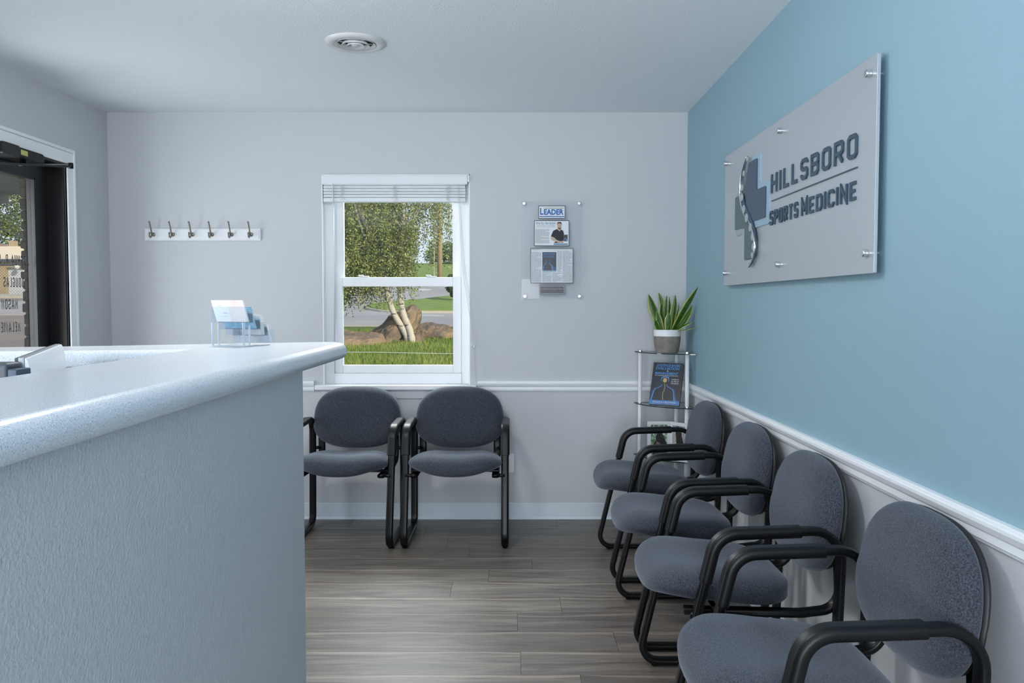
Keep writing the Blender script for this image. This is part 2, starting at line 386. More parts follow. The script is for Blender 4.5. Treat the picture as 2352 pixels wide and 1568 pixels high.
def sweep_yz(bm, x, path, w, t, loop=False, cap=True):
    """flat bar bent in the YZ plane; path of (y, z)"""
    sec = strip_section(w, t); m = len(path); rings = []
    for i in range(m):
        a = path[i - 1] if (loop or i > 0) else path[i]; b = path[(i + 1) % m] if (loop or i < m - 1) else path[i]
        ty, tz = b[0] - a[0], b[1] - a[1]; L = math.hypot(ty, tz) or 1; ny, nz = -tz / L, ty / L
        rings.append([(x + sx_, path[i][0] + ny * sn, path[i][1] + nz * sn) for sx_, sn in sec])
    loft(bm, rings, loop=loop, cap=cap)


class Plane:
    """local flat frame: origin O, right U, up V, out N"""
    def __init__(s, O, U, V): s.O = Vector(O); s.U = Vector(U).normalized(); s.V = Vector(V).normalized(); s.N = s.U.cross(s.V)
    def p(s, u, v, n=0): return s.O + s.U * u + s.V * v + s.N * n


def flat_poly(bm, P, pts, n0, n1, mi=0):
    a = [bm.verts.new(P.p(u, v, n0)) for u, v in pts]; b = [bm.verts.new(P.p(u, v, n1)) for u, v in pts]
    m = len(pts)
    area = sum(pts[i][0] * pts[(i + 1) % m][1] - pts[(i + 1) % m][0] * pts[i][1] for i in range(m))
    f = bm.faces.new(b if area > 0 else list(reversed(b))); f.material_index = mi
    f = bm.faces.new(list(reversed(a)) if area > 0 else a); f.material_index = mi
    for i in range(m):
        k = (i + 1) % m
        q = (a[i], a[k], b[k], b[i]) if area > 0 else (a[k], a[i], b[i], b[k])
        f = bm.faces.new(q); f.material_index = mi


def rect(u0, v0, u1, v1): return [(u0, v0), (u1, v0), (u1, v1), (u0, v1)]


def rrect(u0, v0, u1, v1, r, n=4):
    out = []
    for cx, cy, a0 in ((u1 - r, v1 - r, 0), (u0 + r, v1 - r, 90), (u0 + r, v0 + r, 180), (u1 - r, v0 + r, 270)):
        for k in range(n + 1):
            a = R(a0 + 90 * k / n); out.append((cx + r * math.cos(a), cy + r * math.sin(a)))
    return out


def text_mesh(name, s, P, u0, v0, u1, v1, n=0.0002, th=0.0002, m=None, parent=None, shear=0.0, bold=0.0, keep=False):
    """built-in font lettering fitted into a rectangle on a plane"""
    c = bpy.data.curves.new(name, 'FONT'); c.body = s; c.size = 1; c.shear = shear; c.offset = bold; c.resolution_u = 3
    t = bpy.data.objects.new(name, c); me = bpy.data.meshes.new_from_object(t)
    bpy.data.objects.remove(t)
    xs = [v.co.x for v in me.vertices]; ys = [v.co.y for v in me.vertices]
    x0, x1, y0, y1 = min(xs), max(xs), min(ys), max(ys)
    su = (u1 - u0) / (x1 - x0); sv = (v1 - v0) / (y1 - y0)
    for v in me.vertices:
        v.co = P.p(u0 + (v.co.x - x0) * su, v0 + (v.co.y - y0) * sv, n)
    return obj(name, me, m, parent)


# stroke lettering (squared sign face)
G = {
    'H': (0.62, [[(0, 0), (0, 1)], [(1, 0), (1, 1)], [(0, .5), (1, .5)]]),
    'I': (0.0, [[(0, 0), (0, 1)]]),
    'L': (0.52, [[(0, 1), (0, 0), (1, 0)]]),
    'S': (0.60, [[(1, .8), (1, .85), (.8, 1), (.2, 1), (0, .85), (0, .62), (.2, .5), (.8, .5), (1, .38), (1, .15), (.8, 0), (.2, 0), (0, .15), (0, .22)]]),
    'B': (0.62, [[(0, 0), (0, 1), (.8, 1), (1, .87), (1, .63), (.85, .52), (1, .4), (1, .14), (.8, 0), (0, 0)], [(0, .52), (.85, .52)]]),
    'O': (0.62, [[(.2, 0), (.8, 0), (1, .13), (1, .87), (.8, 1), (.2, 1), (0, .87), (0, .13), (.2, 0)]]),
    'R': (0.62, [[(0, 0), (0, 1), (.8, 1), (1, .87), (1, .58), (.8, .45)], [(.8, .45), (0, .45)], [(.5, .45), (1, 0)]]),
    'P': (0.60, [[(0, 0), (0, 1), (.8, 1), (1, .87), (1, .56), (.8, .43)], [(.8, .43), (0, .43)]]),
    'T': (0.60, [[(0, 1), (1, 1)], [(.5, 0), (.5, 1)]]),
    'M': (0.66, [[(0, 0), (0, 1), (.5, .35), (1, 1), (1, 0)]]),
    'E': (0.54, [[(1, 1), (0, 1), (0, 0), (1, 0)], [(0, .5), (.85, .5)]]),
    'D': (0.62, [[(0, 0), (0, 1), (.75, 1), (1, .83), (1, .17), (.75, 0), (0, 0)]]),
    'C': (0.60, [[(1, .78), (1, .87), (.8, 1), (.2, 1), (0, .87), (0, .13), (.2, 0), (.8, 0), (1, .13), (1, .22)]]),
    'N': (0.64, [[(0, 0), (0, 1), (1, 0), (1, 1)]]),
    'A': (0.64, [[(0, 0), (0, .35), (.5, 1), (1, .35), (1, 0)], [(0, .3), (1, .3)]]),
    'J': (0.56, [[(1, 1), (1, .13), (.8, 0), (.2, 0), (0, .13), (0, .28)]]),
    'U': (0.62, [[(0, 1), (0, .13), (.2, 0), (.8, 0), (1, .13), (1, 1)]]),
    'G': (0.62, [[(1, .78), (1, .87), (.8, 1), (.2, 1), (0, .87), (0, .13), (.2, 0), (.8, 0), (1, .13), (1, .5), (.55, .5)]]),
    ' ': (0.30, []), '.': (0.0, [[(0, 0), (0, .1)]]),
}


def ribbon(pts, hw):
    n = len(pts); closed = pts[0] == pts[-1]
    L, Rr = [], []
    for i in range(n):
        p = Vector(pts[i])
        if closed: a = Vector(pts[i - 1 if i > 0 else n - 2]); b = Vector(pts[i + 1 if i < n - 1 else 1])
        else: a = Vector(pts[i - 1]) if i > 0 else None; b = Vector(pts[i + 1]) if i < n - 1 else None
        d1 = (p - a).normalized() if a is not None else None; d2 = (b - p).normalized() if b is not None else None
        if d1 is None: d1 = d2
        if d2 is None: d2 = d1
        n1 = Vector((-d1.y, d1.x)); n2 = Vector((-d2.y, d2.x)); m = n1 + n2
        m = m / max(m.length_squared, 0.35) * 2 if m.length > 1e-6 else n1
        L.append(p + m * hw); Rr.append(p - m * hw)
    return L, Rr


def stroke_text(s, P, u0, v0, u1, height, sw, n0, n1, gap):
    """squared lettering from u0 to u1; gap = clear space between letters"""
    out = []; units = []; hh = height - sw
    k = (u1 - u0 - len(s) * sw - (len(s) - 1) * gap) / sum(G[ch][0] for ch in s); x = 0
    for ch in s:
        w, st = G[ch]; units.append((x / k, w, st)); x += w * k + sw + gap
    for x, w, st in units:
        if not st: continue
        bm = bmesh.new(); out.append(bm)
        for pi, pl in enumerate(st):
            pts = [(u0 + sw / 2 + (x + px * w) * k, v0 + sw / 2 + py * hh) for px, py in pl]
            if pl[0][1] in (0, 1) and pl[0] != pl[-1] and abs(pl[0][0] - pl[1][0]) < 1e-6: pts[0] = (pts[0][0], pts[0][1] + (sw / 2 if pl[0][1] == 1 else -sw / 2))
            if pl[-1][1] in (0, 1) and pl[0] != pl[-1] and abs(pl[-1][0] - pl[-2][0]) < 1e-6: pts[-1] = (pts[-1][0], pts[-1][1] + (sw / 2 if pl[-1][1] == 1 else -sw / 2))
            if pl[0] == pl[-1]: pts[-1] = pts[0]
            L, Q = ribbon(pts, sw / 2)
            for i in range(len(L) - 1):
                a = [L[i], L[i + 1], Q[i + 1], Q[i]]
                lo = [bm.verts.new(P.p(q.x, q.y, n0)) for q in a]; hi = [bm.verts.new(P.p(q.x, q.y, n1 + pi * .00025)) for q in a]
                bm.faces.new(hi); bm.faces.new(list(reversed(lo)))
                for j in range(4): bm.faces.new((lo[j], lo[(j + 1) % 4], hi[(j + 1) % 4], hi[j]))
        bmesh.ops.recalc_face_normals(bm, faces=bm.faces)
    return out


def text_lines(P, u0, v0, u1, v1, rows, n, seed=1, fill=0.62):
    """columns of small newsprint: thin word dashes"""
    rnd = random.Random(seed); bm = bmesh.new(); h = (v1 - v0) / rows
    for r in range(rows):
        v = v1 - (r + 1) * h + h * 0.22; u = u0; end = u1 if rnd.random() > 0.15 else u0 + (u1 - u0) * rnd.uniform(.35, .8)
        while u < end:
            w = rnd.uniform(1.2, 4.2) * h; ue = min(u + w, end)
            vs = [bm.verts.new(P.p(a, b, n)) for a, b in rect(u, v, ue, v + h * fill)]
            bm.faces.new(vs); u = ue + h * 0.5
    return bm


# ------------------------------------------------------------------ room shell
XL, XR, YB, YF, ZC = -2.41, 1.046, 4.92, -2.7, 2.4425
WX0, WX1, WZ0, WZ1 = -1.138, -0.2524, 0.806, 2.078       # window opening
TH = 0.16
bm = bmesh.new()
box(bm, XL - TH, WX0, YB, YB + TH, -0.3, ZC); box(bm, WX1, XR + TH, YB, YB + TH, -0.3, ZC)
box(bm, WX0, WX1, YB, YB + TH, -0.3, WZ0); box(bm, WX0, WX1, YB, YB + TH, WZ1, ZC)
struct('wall_back', bm, M_WALL)
bm = bmesh.new(); box(bm, XR, XR + TH, YF, YB, 0.80, ZC, 0); box(bm, XR, XR + TH, YF, YB, -0.3, 0.80, 1)
struct('wall_right', bm, [M_TEAL, M_WALL])
DY0, DY1, DZ = 3.42, 4.437, 2.062                        # door opening
bm = bmesh.new()
box(bm, XL - TH, XL, YF, DY0, -0.3, ZC); box(bm, XL - TH, XL, DY1, YB, -0.3, ZC); box(bm, XL - TH, XL, DY0, DY1, DZ, ZC)
struct('wall_left', bm, M_WALL)
struct('wall_front', BX(XL - TH, XR + TH, YF - TH, YF, -0.3, ZC), M_WALL)
struct('ceiling', BX(XL - TH, XR + TH, YF - TH, YB + TH, ZC, ZC + 0.18), M_CEIL)

# floor: planks running along X
bm = bmesh.new(); uvl = bm.loops.layers.uv.new('UVMap'); vl = bm.verts.layers.float_vector.new('plank')
box(bm, XL, XR, YF, YB, -0.06, -0.0012, 1)
PW = 0.1912; k = 0
rows_joint = {0: -.42, -1: -.62, -2: -.27, 1: None}
joint_by_row = {1: -0.50, 0: -0.355, -1: -0.225, -2: 0.10, -3: -0.112, -4: -0.278, -5: 0.212, -6: 0.022, -7: 0.402, -8: 0.032, -9: -0.98}
rnd = random.Random(3)
r = -36
while True:
    y0 = 4.356 + r * PW - 0.0
    y1 = y0 + PW
    if y0 > YB: break
    if y1 > YF:
        a = joint_by_row.get(r, rnd.uniform(-0.6, 0.6)); L = 1.22
        x = a
        while x > XL: x -= L
        while x < XR:
            xa, xb = max(x, XL), min(x + L, XR); ya, yb = max(y0, YF), min(y1, YB)
            if xb - xa > 0.004 and yb - ya > 0.004:
                g = 0.0007; vv = (rnd.random(), rnd.random(), rnd.random())
                q = [bm.verts.new(p) for p in ((xa + g, ya + g, 0), (xb - g, ya + g, 0), (xb - g, yb - g, 0), (xa + g, yb - g, 0))]
                for v in q: v[vl] = vv
                f = bm.faces.new(q)
                for lp, uv in zip(f.loops, ((0, 0), (1, 0), (1, 1), (0, 1))): lp[uvl].uv = uv
            x += L
    r += 1
struct('floor', bm, [M_FLOOR, M_GAP])

# chair rail
RAIL = [(0, .780), (.008, .780), (.010, .786), (.013, .789), (.013, .806), (.018, .812), (.024, .826), (.024, .834), (.020, .836), (.020, .840), (.015, .843), (0, .843)]
def rail_run(name, a, b, axis):
    bm = bmesh.new(); rings = []
    for t in (a, b):
        if axis == 'x': rings.append([(t, YB - d, z) for d, z in RAIL])
        else: rings.append([(XR - d, t, z) for d, z in RAIL])
    loft(bm, rings); bmesh.ops.recalc_face_normals(bm, faces=bm.faces)
    return struct(name, bm, M_TRIM)
rail_run('trim_1', XL, -1.192, 'x'); rail_run('trim_2', -0.208, XR, 'x'); rail_run('trim_3', YF, YB, 'y')
# cove base
BASE = [(0, 0), (.012, 0), (.012, .003), (.006, .010), (.003, .014), (.003, .096), (0, .098)]
def base_run(name, a, b, axis, x=0):
    bm = bmesh.new(); rings = []
    for t in (a, b):
        rings.append([((t, YB - d, z) if axis == 'x' else (XR - d, t, z) if axis == 'r' else (XL + d, t, z)) for d, z in BASE])
    loft(bm, rings); bmesh.ops.recalc_face_normals(bm, faces=bm.faces); struct(name, bm, M_BASE)
base_run('baseboard_back', XL, XR, 'x'); base_run('baseboard_right', YF, YB, 'r'); base_run('baseboard_left', YF, 3.33, 'l')

# ------------------------------------------------------------------ back window
win = thing('window_1', 'white vinyl double-hung window in the grey back wall above two chairs', 'window'); win['kind'] = 'structure'
del win['label']; del win['category']
bm = bmesh.new(); Yf = YB + 0.055                        # room face of the vinyl frame
fx0, fx1, fz0, fz1 = WX0, WX1, WZ0 + 0.012, WZ1
fw = 0.055
box(bm, fx0, fx0 + fw, Yf, Yf + 0.09, fz0, fz1); box(bm, fx1 - fw, fx1, Yf, Yf + 0.09, fz0, fz1)
box(bm, fx0 + fw, fx1 - fw, Yf, Yf + 0.09, fz1 - fw, fz1); box(bm, fx0 + fw, fx1 - fw, Yf - 0.008, Yf + 0.09, fz0, fz0 + 0.065)
for s in (fx0 + fw, fx1 - fw - 0.012): box(bm, s, s + 0.012, Yf + 0.012, Yf + 0.05, fz0 + .065, fz1 - fw)
obj('window_frame', bm, M_VINYL, win, bevel=(0.0025, 2))
def sash(name, x0, x1, z0, z1, y, l, rgt, b, t, dep=0.03):
    bm = bmesh.new()
    box(bm, x0, x0 + l, y, y + dep, z0, z1); box(bm, x1 - rgt, x1, y, y + dep, z0, z1)
    box(bm, x0 + l, x1 - rgt, y, y + dep, z0, z0 + b); box(bm, x0 + l, x1 - rgt, y, y + dep, z1 - t, z1)
    s = obj(name, bm, M_VINYL, win, bevel=(0.003, 2))
    obj('pane', BX(x0 + l, x1 - rgt, y + dep * .5, y + dep * .5 + 0.004, z0 + b, z1 - t), C_WIN, s)
    return s
mz = 1.4155
sash('upper_sash', fx0 + fw + .010, fx1 - fw - .010, mz, fz1 - fw, Yf + 0.045, 0.045, 0.045, 0.050, 0.04)
lo = sash('lower_sash', fx0 + fw + .002, fx1 - fw - .002, fz0 + .065, mz + .052, Yf + 0.008, 0.050, 0.050, 0.050, 0.056)
for lx in (-0.925, -0.515):
    bm = bmesh.new(); box(bm, lx, lx + .055, Yf + .004, Yf + .030, mz + .052, mz + .058); box(bm, lx - .008, lx + .022, Yf + .002, Yf + .022, mz + .058, mz + .066)
    obj('sash_lock', bm, M_VINYL, win, bevel=(0.002, 2))
# drywall-return sill and apron
obj('window_sill', BX(-1.186, -0.214, YB - 0.030, YB + 0.062, 0.788, 0.818), M_TRIM, win, bevel=(0.006, 3))
obj('apron', BX(-1.150, -0.245, YB - 0.010, YB, 0.735, 0.788), M_WALL, win, bevel=(0.002, 1))
bm = bmesh.new(); t_ = 0.006
box(bm, WX0, WX0 + t_, YB, Yf, 0.812, WZ1); box(bm, WX1 - t_, WX1, YB, Yf, 0.812, WZ1); box(bm, WX0, WX1, YB, Yf, WZ1 - t_, WZ1)
obj('reveal', bm, M_TRIM, win)
# blind
bl = thing('window_blind', 'raised white slatted blind bunched under its headrail at the top of the window', 'blind', (0, 0, 0))
bm = bmesh.new(); vx0, vx1 = WX0 + .002, WX1 - .002
vy = YB - 0.012
box(bm, vx0, vx1 - .012, vy, vy + 0.008, 2.016, 2.074); box(bm, vx0 + .002, vx1 - .014, vy - 0.003, vy, 2.066, 2.074); box(bm, vx0 + .002, vx1 - .014, vy - .003, vy, 2.016, 2.022)
obj('valance', bm, M_BLIND, bl, bevel=(0.0015, 2))
obj('headrail', BX(vx0 + .006, vx1 - .018, vy + .010, vy + .055, 2.028, 2.068), M_BLIND, bl, bevel=(0.001, 1))
obj('valance_clip', BX(vx1 - .011, vx1, vy - .001, vy + .040, 2.03, 2.070), M_BLIND, bl, bevel=(0.001, 1))
zz = 2.012; rnd = random.Random(5)
i = 0
while zz > 1.940:
    bm = bmesh.new(); rings = []; dy = rnd.uniform(-.002, .002)
    for x in (vx0 + .010 + rnd.uniform(0, .002), vx1 - .022 - rnd.uniform(0, .003)):
        rings.append([(x, vy + .004 + dy + a * .05, zz + .004 * (1 - (2 * a - 1) ** 2) + b) for a, b in ((0, 0), (.25, 0), (.5, 0), (.75, 0), (1, 0), (1, .0045), (.75, .0045), (.5, .0045), (.25, .0045), (0, .0045))])
    loft(bm, rings); bmesh.ops.recalc_face_normals(bm, faces=bm.faces)
    obj('slat', bm, M_BLIND, bl)
    zz -= 0.0052 if i % 3 else 0.0072
    i += 1
obj('bottom_rail', BX(vx0 + .010, vx1 - .022, vy + .002, vy + .054, 1.914, 1.939), M_BLIND, bl, bevel=(0.004, 3))
bm = bmesh.new(); tube(bm, [(-1.068, vy - .002, 2.02), (-1.066, vy - .006, 2.000)], .003, 8); tube(bm, [(-1.066, vy - .006, 2.002), (-1.062, vy - .006, 1.22)], [.0042] * 2, 8)
obj('wand', bm, M_BLIND, bl, smooth=True)
for cx_ in (-1.012, -0.695, -0.382):
    bm = bmesh.new(); rnd = random.Random(int(cx_ * 1000))
    for q in range(6):
        pts = []; x = cx_ + rnd.uniform(-.012, .012); z = 2.012
        while z > 1.918:
            pts.append((x, vy - .001 - rnd.uniform(0, .004), z)); x = cx_ + rnd.uniform(-.017, .017); z -= rnd.uniform(.007, .013)
        tube(bm, pts, .0007, 5)
    pts = [(cx_ + .006 + .012 * math.sin(a), vy - .004, 1.912 + .012 * math.cos(a)) for a in [i * .7 for i in range(9)]]; tube(bm, pts, .0006, 5)
    obj('ladder_cord', bm, M_CORD, bl)
bm = bmesh.new()
for dx, x1 in ((0, .02), (.006, .026), (.010, .034)):
    pts = []
    for k in range(13):
        t = k / 12; pts.append((-0.326 + dx + (x1 + 0.075) * t ** 1.5 + .004 * math.sin(t * 9), vy - .007 - .002 * k / 12, 2.016 - (0.96) * t))
    tube(bm, pts, .0010, 5)
pts = [(-0.233, vy - .010, 1.056), (-.230, vy - .012, 1.02), (-.222, vy - .014, .95), (-.214, vy - .015, .88), (-.218, vy - .02, .84), (-.224, vy - .015, .90), (-.228, vy - .012, .99), (-.230, vy - .010, 1.056)]
tube(bm, pts, .0012, 5)
obj('lift_cord', bm, M_CORD, bl)
bm = bmesh.new()
for q in ((-0.240, 1.060), (-.228, 1.052)): lathe(bm, [(.001, 0), (.0045, .003), (.006, .010), (.0035, .017), (.001, .019)], 10, (q[0], vy - .011, q[1] - .01))
obj('cord_tassel', bm, M_BLIND, bl, smooth=True)

# ------------------------------------------------------------------ entrance door (left wall)
door = bpy.data.objects.new('door_1', None); COL.objects.link(door); door['kind'] = 'structure'
bm = bmesh.new(); jx0, jx1 = XL - TH, XL + .002
box(bm, jx0, jx1, DY1 - .014, DY1, 0, DZ); box(bm, jx0, jx1, DY0, DY0 + .014, 0, DZ); box(bm, jx0, jx1, DY0, DY1, DZ - .012, DZ)
box(bm, jx0, XL - .085, DY1 - .05, DY1 - .014, 0, DZ - .012); box(bm, jx0, XL - .085, DY0 + .014, DY0 + .05, 0, DZ - .012)
obj('door_frame', bm, M_DARKFRAME, door, bevel=(.002, 2))
lx0, lx1 = XL - .125, XL - .080
gy1, gz1 = 4.295, 1.962
bm = bmesh.new(); ly0, ly1 = DY0 + .02, DY1 - .052
box(bm, lx0, lx1, gy1, ly1, .01, DZ - .015); box(bm, lx0, lx1, ly0, ly0 + .10, .01, DZ - .015)
box(bm, lx0, lx1, ly0 + .10, gy1, gz1, DZ - .015); box(bm, lx0, lx1, ly0 + .10, gy1, .01, .26)
leaf = obj('door_leaf', bm, M_DARKFRAME, door, bevel=(.003, 2))
bm = bmesh.new(); gb = .012
box(bm, lx1 - .012, lx1 + .006, gy1 - gb, gy1, .26, gz1); box(bm, lx1 - .012, lx1 + .006, ly0 + .1, ly0 + .1 + gb, .26, gz1)
box(bm, lx1 - .012, lx1 + .006, ly0 + .1, gy1, gz1 - gb, gz1)
obj('glazing_bead', bm, M_DARKFRAME, leaf, bevel=(.001, 1))
obj('glass', BX(XL - .106, XL - .100, ly0 + .10, gy1, .26, gz1), C_DOOR, leaf)
bm = bmesh.new(); tube(bm, fillet([(lx1, 3.60, 1.02), (lx1 + .06, 3.60, 1.02), (lx1 + .06, 4.22, 1.02), (lx1, 4.22, 1.02)], .02), .011, 10)
obj('push_bar', bm, M_DARKFRAME, leaf, smooth=True)
Pd = Plane((XL - .0995, 4.26, 0), (0, -1, 0), (0, 0, 1))   # lettering on the street side, read mirrored from indoors
M_VLET = mat('dark_vinyl_lettering', srgb(34, 36, 38), 0.5, bump=(200, 0.02, 0.0002))
for s, u0, u1, z in (('JOSHUA R. S', 0.0, 0.25, 1.503), ('DOUGLAS', .045, .215, 1.390), ('MASON', .105, .235, 1.280), ('MELANIE', .090, .245, 1.166)):
    for lb in stroke_text(s, Pd, u0, z, u1, .048, .0045, .0, .0012, .009): obj('letter', lb, M_VLET, leaf)
# casing
def casing(name, quads):
    bm = bmesh.new()
    for q in quads: box(bm, *q)
    return struct(name, bm, M_TRIM, bevel=(.004, 3))
cy1 = 4.516
casing('trim_4', [(XL, XL + .016, DY1, cy1 - .016, 0, DZ), (XL, XL + .022, cy1 - .018, cy1, 0, DZ + .079), (XL, XL + .016, DY0, cy1 - .018, DZ, DZ + .061), (XL, XL + .022, DY0 - .079, cy1 - .018, DZ + .061, DZ + .079),
                  (XL, XL + .016, DY0 - .061, DY0, 0, DZ + .061), (XL, XL + .022, DY0 - .079, DY0 - .061, 0, DZ + .061), (XL, XL + .020, DY1, DY1 + .008, 0, DZ)])
# closer
dc = thing('door_closer', 'black hydraulic door closer with folded arm above the glass entrance door', 'door closer', (XL - .078, 4.0, 2.0))
def rel(bm, o):
    for v in bm.verts: v.co -= o.location
    return bm
bm = bmesh.new(); P = Plane((XL - .078, 0, 0), (0, 1, 0), (0, 0, 1))
flat_poly(bm, P, rrect(3.84, 2.010, 4.17, 2.058, .020), .004, .128)
obj('closer_body', rel(bm, dc), M_ARM, dc, bevel=(.006, 3))
bm = bmesh.new(); flat_poly(bm, P, rrect(3.82, 2.004, 3.95, 2.0605, .008), .0, .134)
obj('adjuster_cover', rel(bm, dc), M_SHELL, dc, bevel=(.004, 2))
bm = bmesh.new(); flat_poly(bm, P, rect(3.965, 2.022, 4.02, 2.046), .1285, .1298)
o = obj('sticker', rel(bm, dc), M_YEL, dc); o['label'] = 'small yellow sticker'
bm = bmesh.new(); lathe(bm, [(.018, 0), (.020, .008), (.014, .010), (.014, .034)], 16, (-2.39, 4.03, 1.976))
obj('pivot', rel(bm, dc), M_ARM, dc, smooth=True)
bm = bmesh.new()
def bar(bm, a, b, w, h):
    a = Vector(a); b = Vector(b); d = (b - a).normalized(); s = d.cross(Vector((0, 0, 1))).normalized() * w / 2; u = Vector((0, 0, h / 2))
    loft(bm, [[q + s + u, q - s + u, q - s - u, q + s - u] for q in (a, b)])
bar(bm, (-2.39, 4.03, 1.984), (-2.115, 3.955, 1.974), .022, .008)
obj('main_arm', rel(bm, dc), M_DARKFRAME, dc, bevel=(.002, 1))
bm = bmesh.new(); bar(bm, (-2.115, 3.955, 1.962), (XL - .05, 3.60, 1.93), .018, .008)
obj('forearm', rel(bm, dc), M_DARKFRAME, dc, bevel=(.002, 1))
bm = bmesh.new(); lathe(bm, [(.011, 0), (.011, .026)], 14, (-2.115, 3.955, 1.954))
obj('elbow', rel(bm, dc), M_ARM, dc, smooth=True)

# the assumed storefront window is not built; an unseen lamp replaces its daylight

# ------------------------------------------------------------------ chairs
def superell(t, n): 
    c, s = math.cos(t), math.sin(t)
    return math.copysign(abs(c) ** (2 / n), c), math.copysign(abs(s) ** (2 / n), s)


def pad(fn, a, b, nexp, T, shape, nseg=80, nr=14):
    bm = bmesh.new(); layers = []
    rs = [math.sin(PI / 2 * i / nr) for i in range(1, nr + 1)]
    for side in (1, -1):
        lay = [[]]
        for r_ in rs:
            ring = []
            for j in range(nseg):
                t = 2 * PI * j / nseg; c, s = superell(t, nexp)
                u, v = a * r_ * c, b * r_ * s
                h = T / 2 * max(0.0, 1 - r_ ** 6) ** 0.55
                ring.append(shape(u, v, side * h, side, r_))
            lay.append(ring)
        layers.append(lay)
    top, bot = layers
    ct = bm.verts.new(shape(0, 0, T / 2, 1, 0)); cb = bm.verts.new(shape(0, 0, -T / 2, -1, 0))
    tv = [[bm.verts.new(p) for p in r_] for r_ in top[1:]]
    bv = [[bm.verts.new(p) for p in r_] for r_ in bot[1:-1]] + [tv[-1]]
    for vs, c, fl in ((tv, ct, False), (bv, cb, True)):
        for j in range(nseg):
            k = (j + 1) % nseg
            q = (c, vs[0][j], vs[0][k]); bm.faces.new(q if not fl else q[::-1])
            for i in range(len(vs) - 1):
                q = (vs[i][j], vs[i + 1][j], vs[i + 1][k], vs[i][k]); bm.faces.new(q if not fl else q[::-1])
    bmesh.ops.recalc_face_normals(bm, faces=bm.faces)
    return bm


def make_chair():
    t = thing('guest_chair', 'x', 'chair', group='grey upholstered guest chairs with black frames')
    # seat
    def sh(u, v, h, side, r_):
        z = 0.443 + h
        if side < 0: z = 0.443 + h * (0.85 + 0.35 * max(0, -v / .23)) 
        z -= 0.028 * max(0.0, (-v - .12) / .11) ** 2                     # waterfall front
        z -= 0.008 * max(0, 1 - (u / .13) ** 2) * (1 if side > 0 else .0)  # saddle
        z += 0.012 * max(0, (v) / .2) * side
        if side < 0: z -= 0.014 * max(0, 1 - (u / .15) ** 2) * (0.4 + 0.6 * max(0, -v / .22))
        z -= .11 * v
        return (u * (1.0 - 0.06 * v / .22), v - 0.074, z)
    obj('seat', pad(None, .252, .232, 2.9, .094, sh), M_FAB, t, smooth=True)
    # backrest
    def bs(off):
        def f(u, v, h, side, r_):
            w = 0.985 - 0.062 * (v / .17)
            y = 0.243 + 0.15 * v + 0.002 * (u / .25) ** 2 + .008 * (v / .18) ** 2 * (v < 0) - h * (1.65 if side > 0 else .8) + off
            z = 0.638 + v * (1.02 if v > 0 else .97)
            if v < 0: z += 0.014 * (abs(u) / .25) ** 2
            return (u * w, y, z)
        return f
    obj('backrest', pad(None, .262, .179, 2.8, .070, bs(0)), M_FAB, t, smooth=True)
    def shell(u, v, h, side, r_):
        x, y, z = bs(0)(u, v, h, side, r_); return (x, y + 0.024, z)
    obj('back_shell', pad(None, .256, .173, 2.8, .034, shell), M_SHELL, t, smooth=True)
    # side loops (sled base + arm)
    loop = [(-.115, .632), (.252, .644), (.232, .016), (-.262, .016)]
    rads = [.075, .085, .060, .060]
    path = [(p[0], p[1]) for p in fillet([(a, b, 0) for a, b in loop], rads, 8, closed=True)]
    for s in (-1, 1):
        bm = bmesh.new(); sweep_yz(bm, s * .268, path, .040, .024, loop=True)
        fr = obj('side_frame', bm, M_BLACK, t, smooth=True)
        # sleeve
        fl = fillet([(-.1487, .490, 0), (-.115, .632, 0), (.128, .640, 0)], [0, .075, 0], 10)
        bm = bmesh.new(); sweep_yz(bm, s * .268, [(p[0], p[1]) for p in fl], .050, .034)
        obj('arm_sleeve', bm, M_ARM, fr, bevel=(.002, 2))
        # seat carrier that bends up behind the back
        cp = fillet([(-.20, .388, 0), (.150, .378, 0), (.268, .392, 0), (.260, .585, 0)], [0, .05, .06, 0], 8)
        bm = bmesh.new(); sweep_yz(bm, s * .218, [(p[0], p[1]) for p in cp], .040, .022)
        obj('seat_carrier', bm, M_BLACK, t, smooth=True)
        for pa, pb in (((s * .218, -.17, .386), (s * .268, -.182, .386)), ((s * .218, .264, .46), (s * .268, .245, .46))):
            bm = bmesh.new(); tube(bm, [pa, pb], .010, 10); obj('spacer', bm, M_BLACK, t, smooth=True)
        for yy in (-.20, .17): 
            bm = bmesh.new(); lathe(bm, [(.012, 0), (.013, .0045)], 12, (s * .268, yy, 0)); obj('floor_glide', bm, M_SHELL, t)
    bm = bmesh.new(); sweep = [(-.05, 0)]
    box(bm, -.235, .235, -.12, -.085, .392, .404)
    obj('cross_bar', bm, M_BLACK, t, bevel=(.003, 2))
    return t


def dup(root, loc, rotz, label):
    r_ = root.copy(); COL.objects.link(r_); r_.location = loc; r_.rotation_euler = (0, 0, rotz); r_['label'] = label
    for ch in list(root.children):
        c = ch.copy(); COL.objects.link(c); c.parent = r_
        for g in ch.children:
            d = g.copy(); COL.objects.link(d); d.parent = c
    return r_


chair = make_chair()
chair.location = (-0.306, 4.53, 0)
chair['label'] = 'grey chair under the right side of the window, wholly visible against the back wall'
dup(chair, (-0.912, 4.53, 0), R(-1.5), 'grey chair under the left side of the window, partly hidden by the reception desk')
CX = 0.716
for y, lab in ((4.045, 'farthest grey chair of the right-hand row, in front of the corner glass shelf'),
               (3.300, 'grey chair second from the far corner in the row along the teal wall'),
               (2.636, 'grey chair second nearest the camera in the row along the teal wall'),
               (1.914, 'nearest grey chair, cut by the bottom right of the photo')):
    dup(chair, (CX, y, 0), -PI / 2, lab)

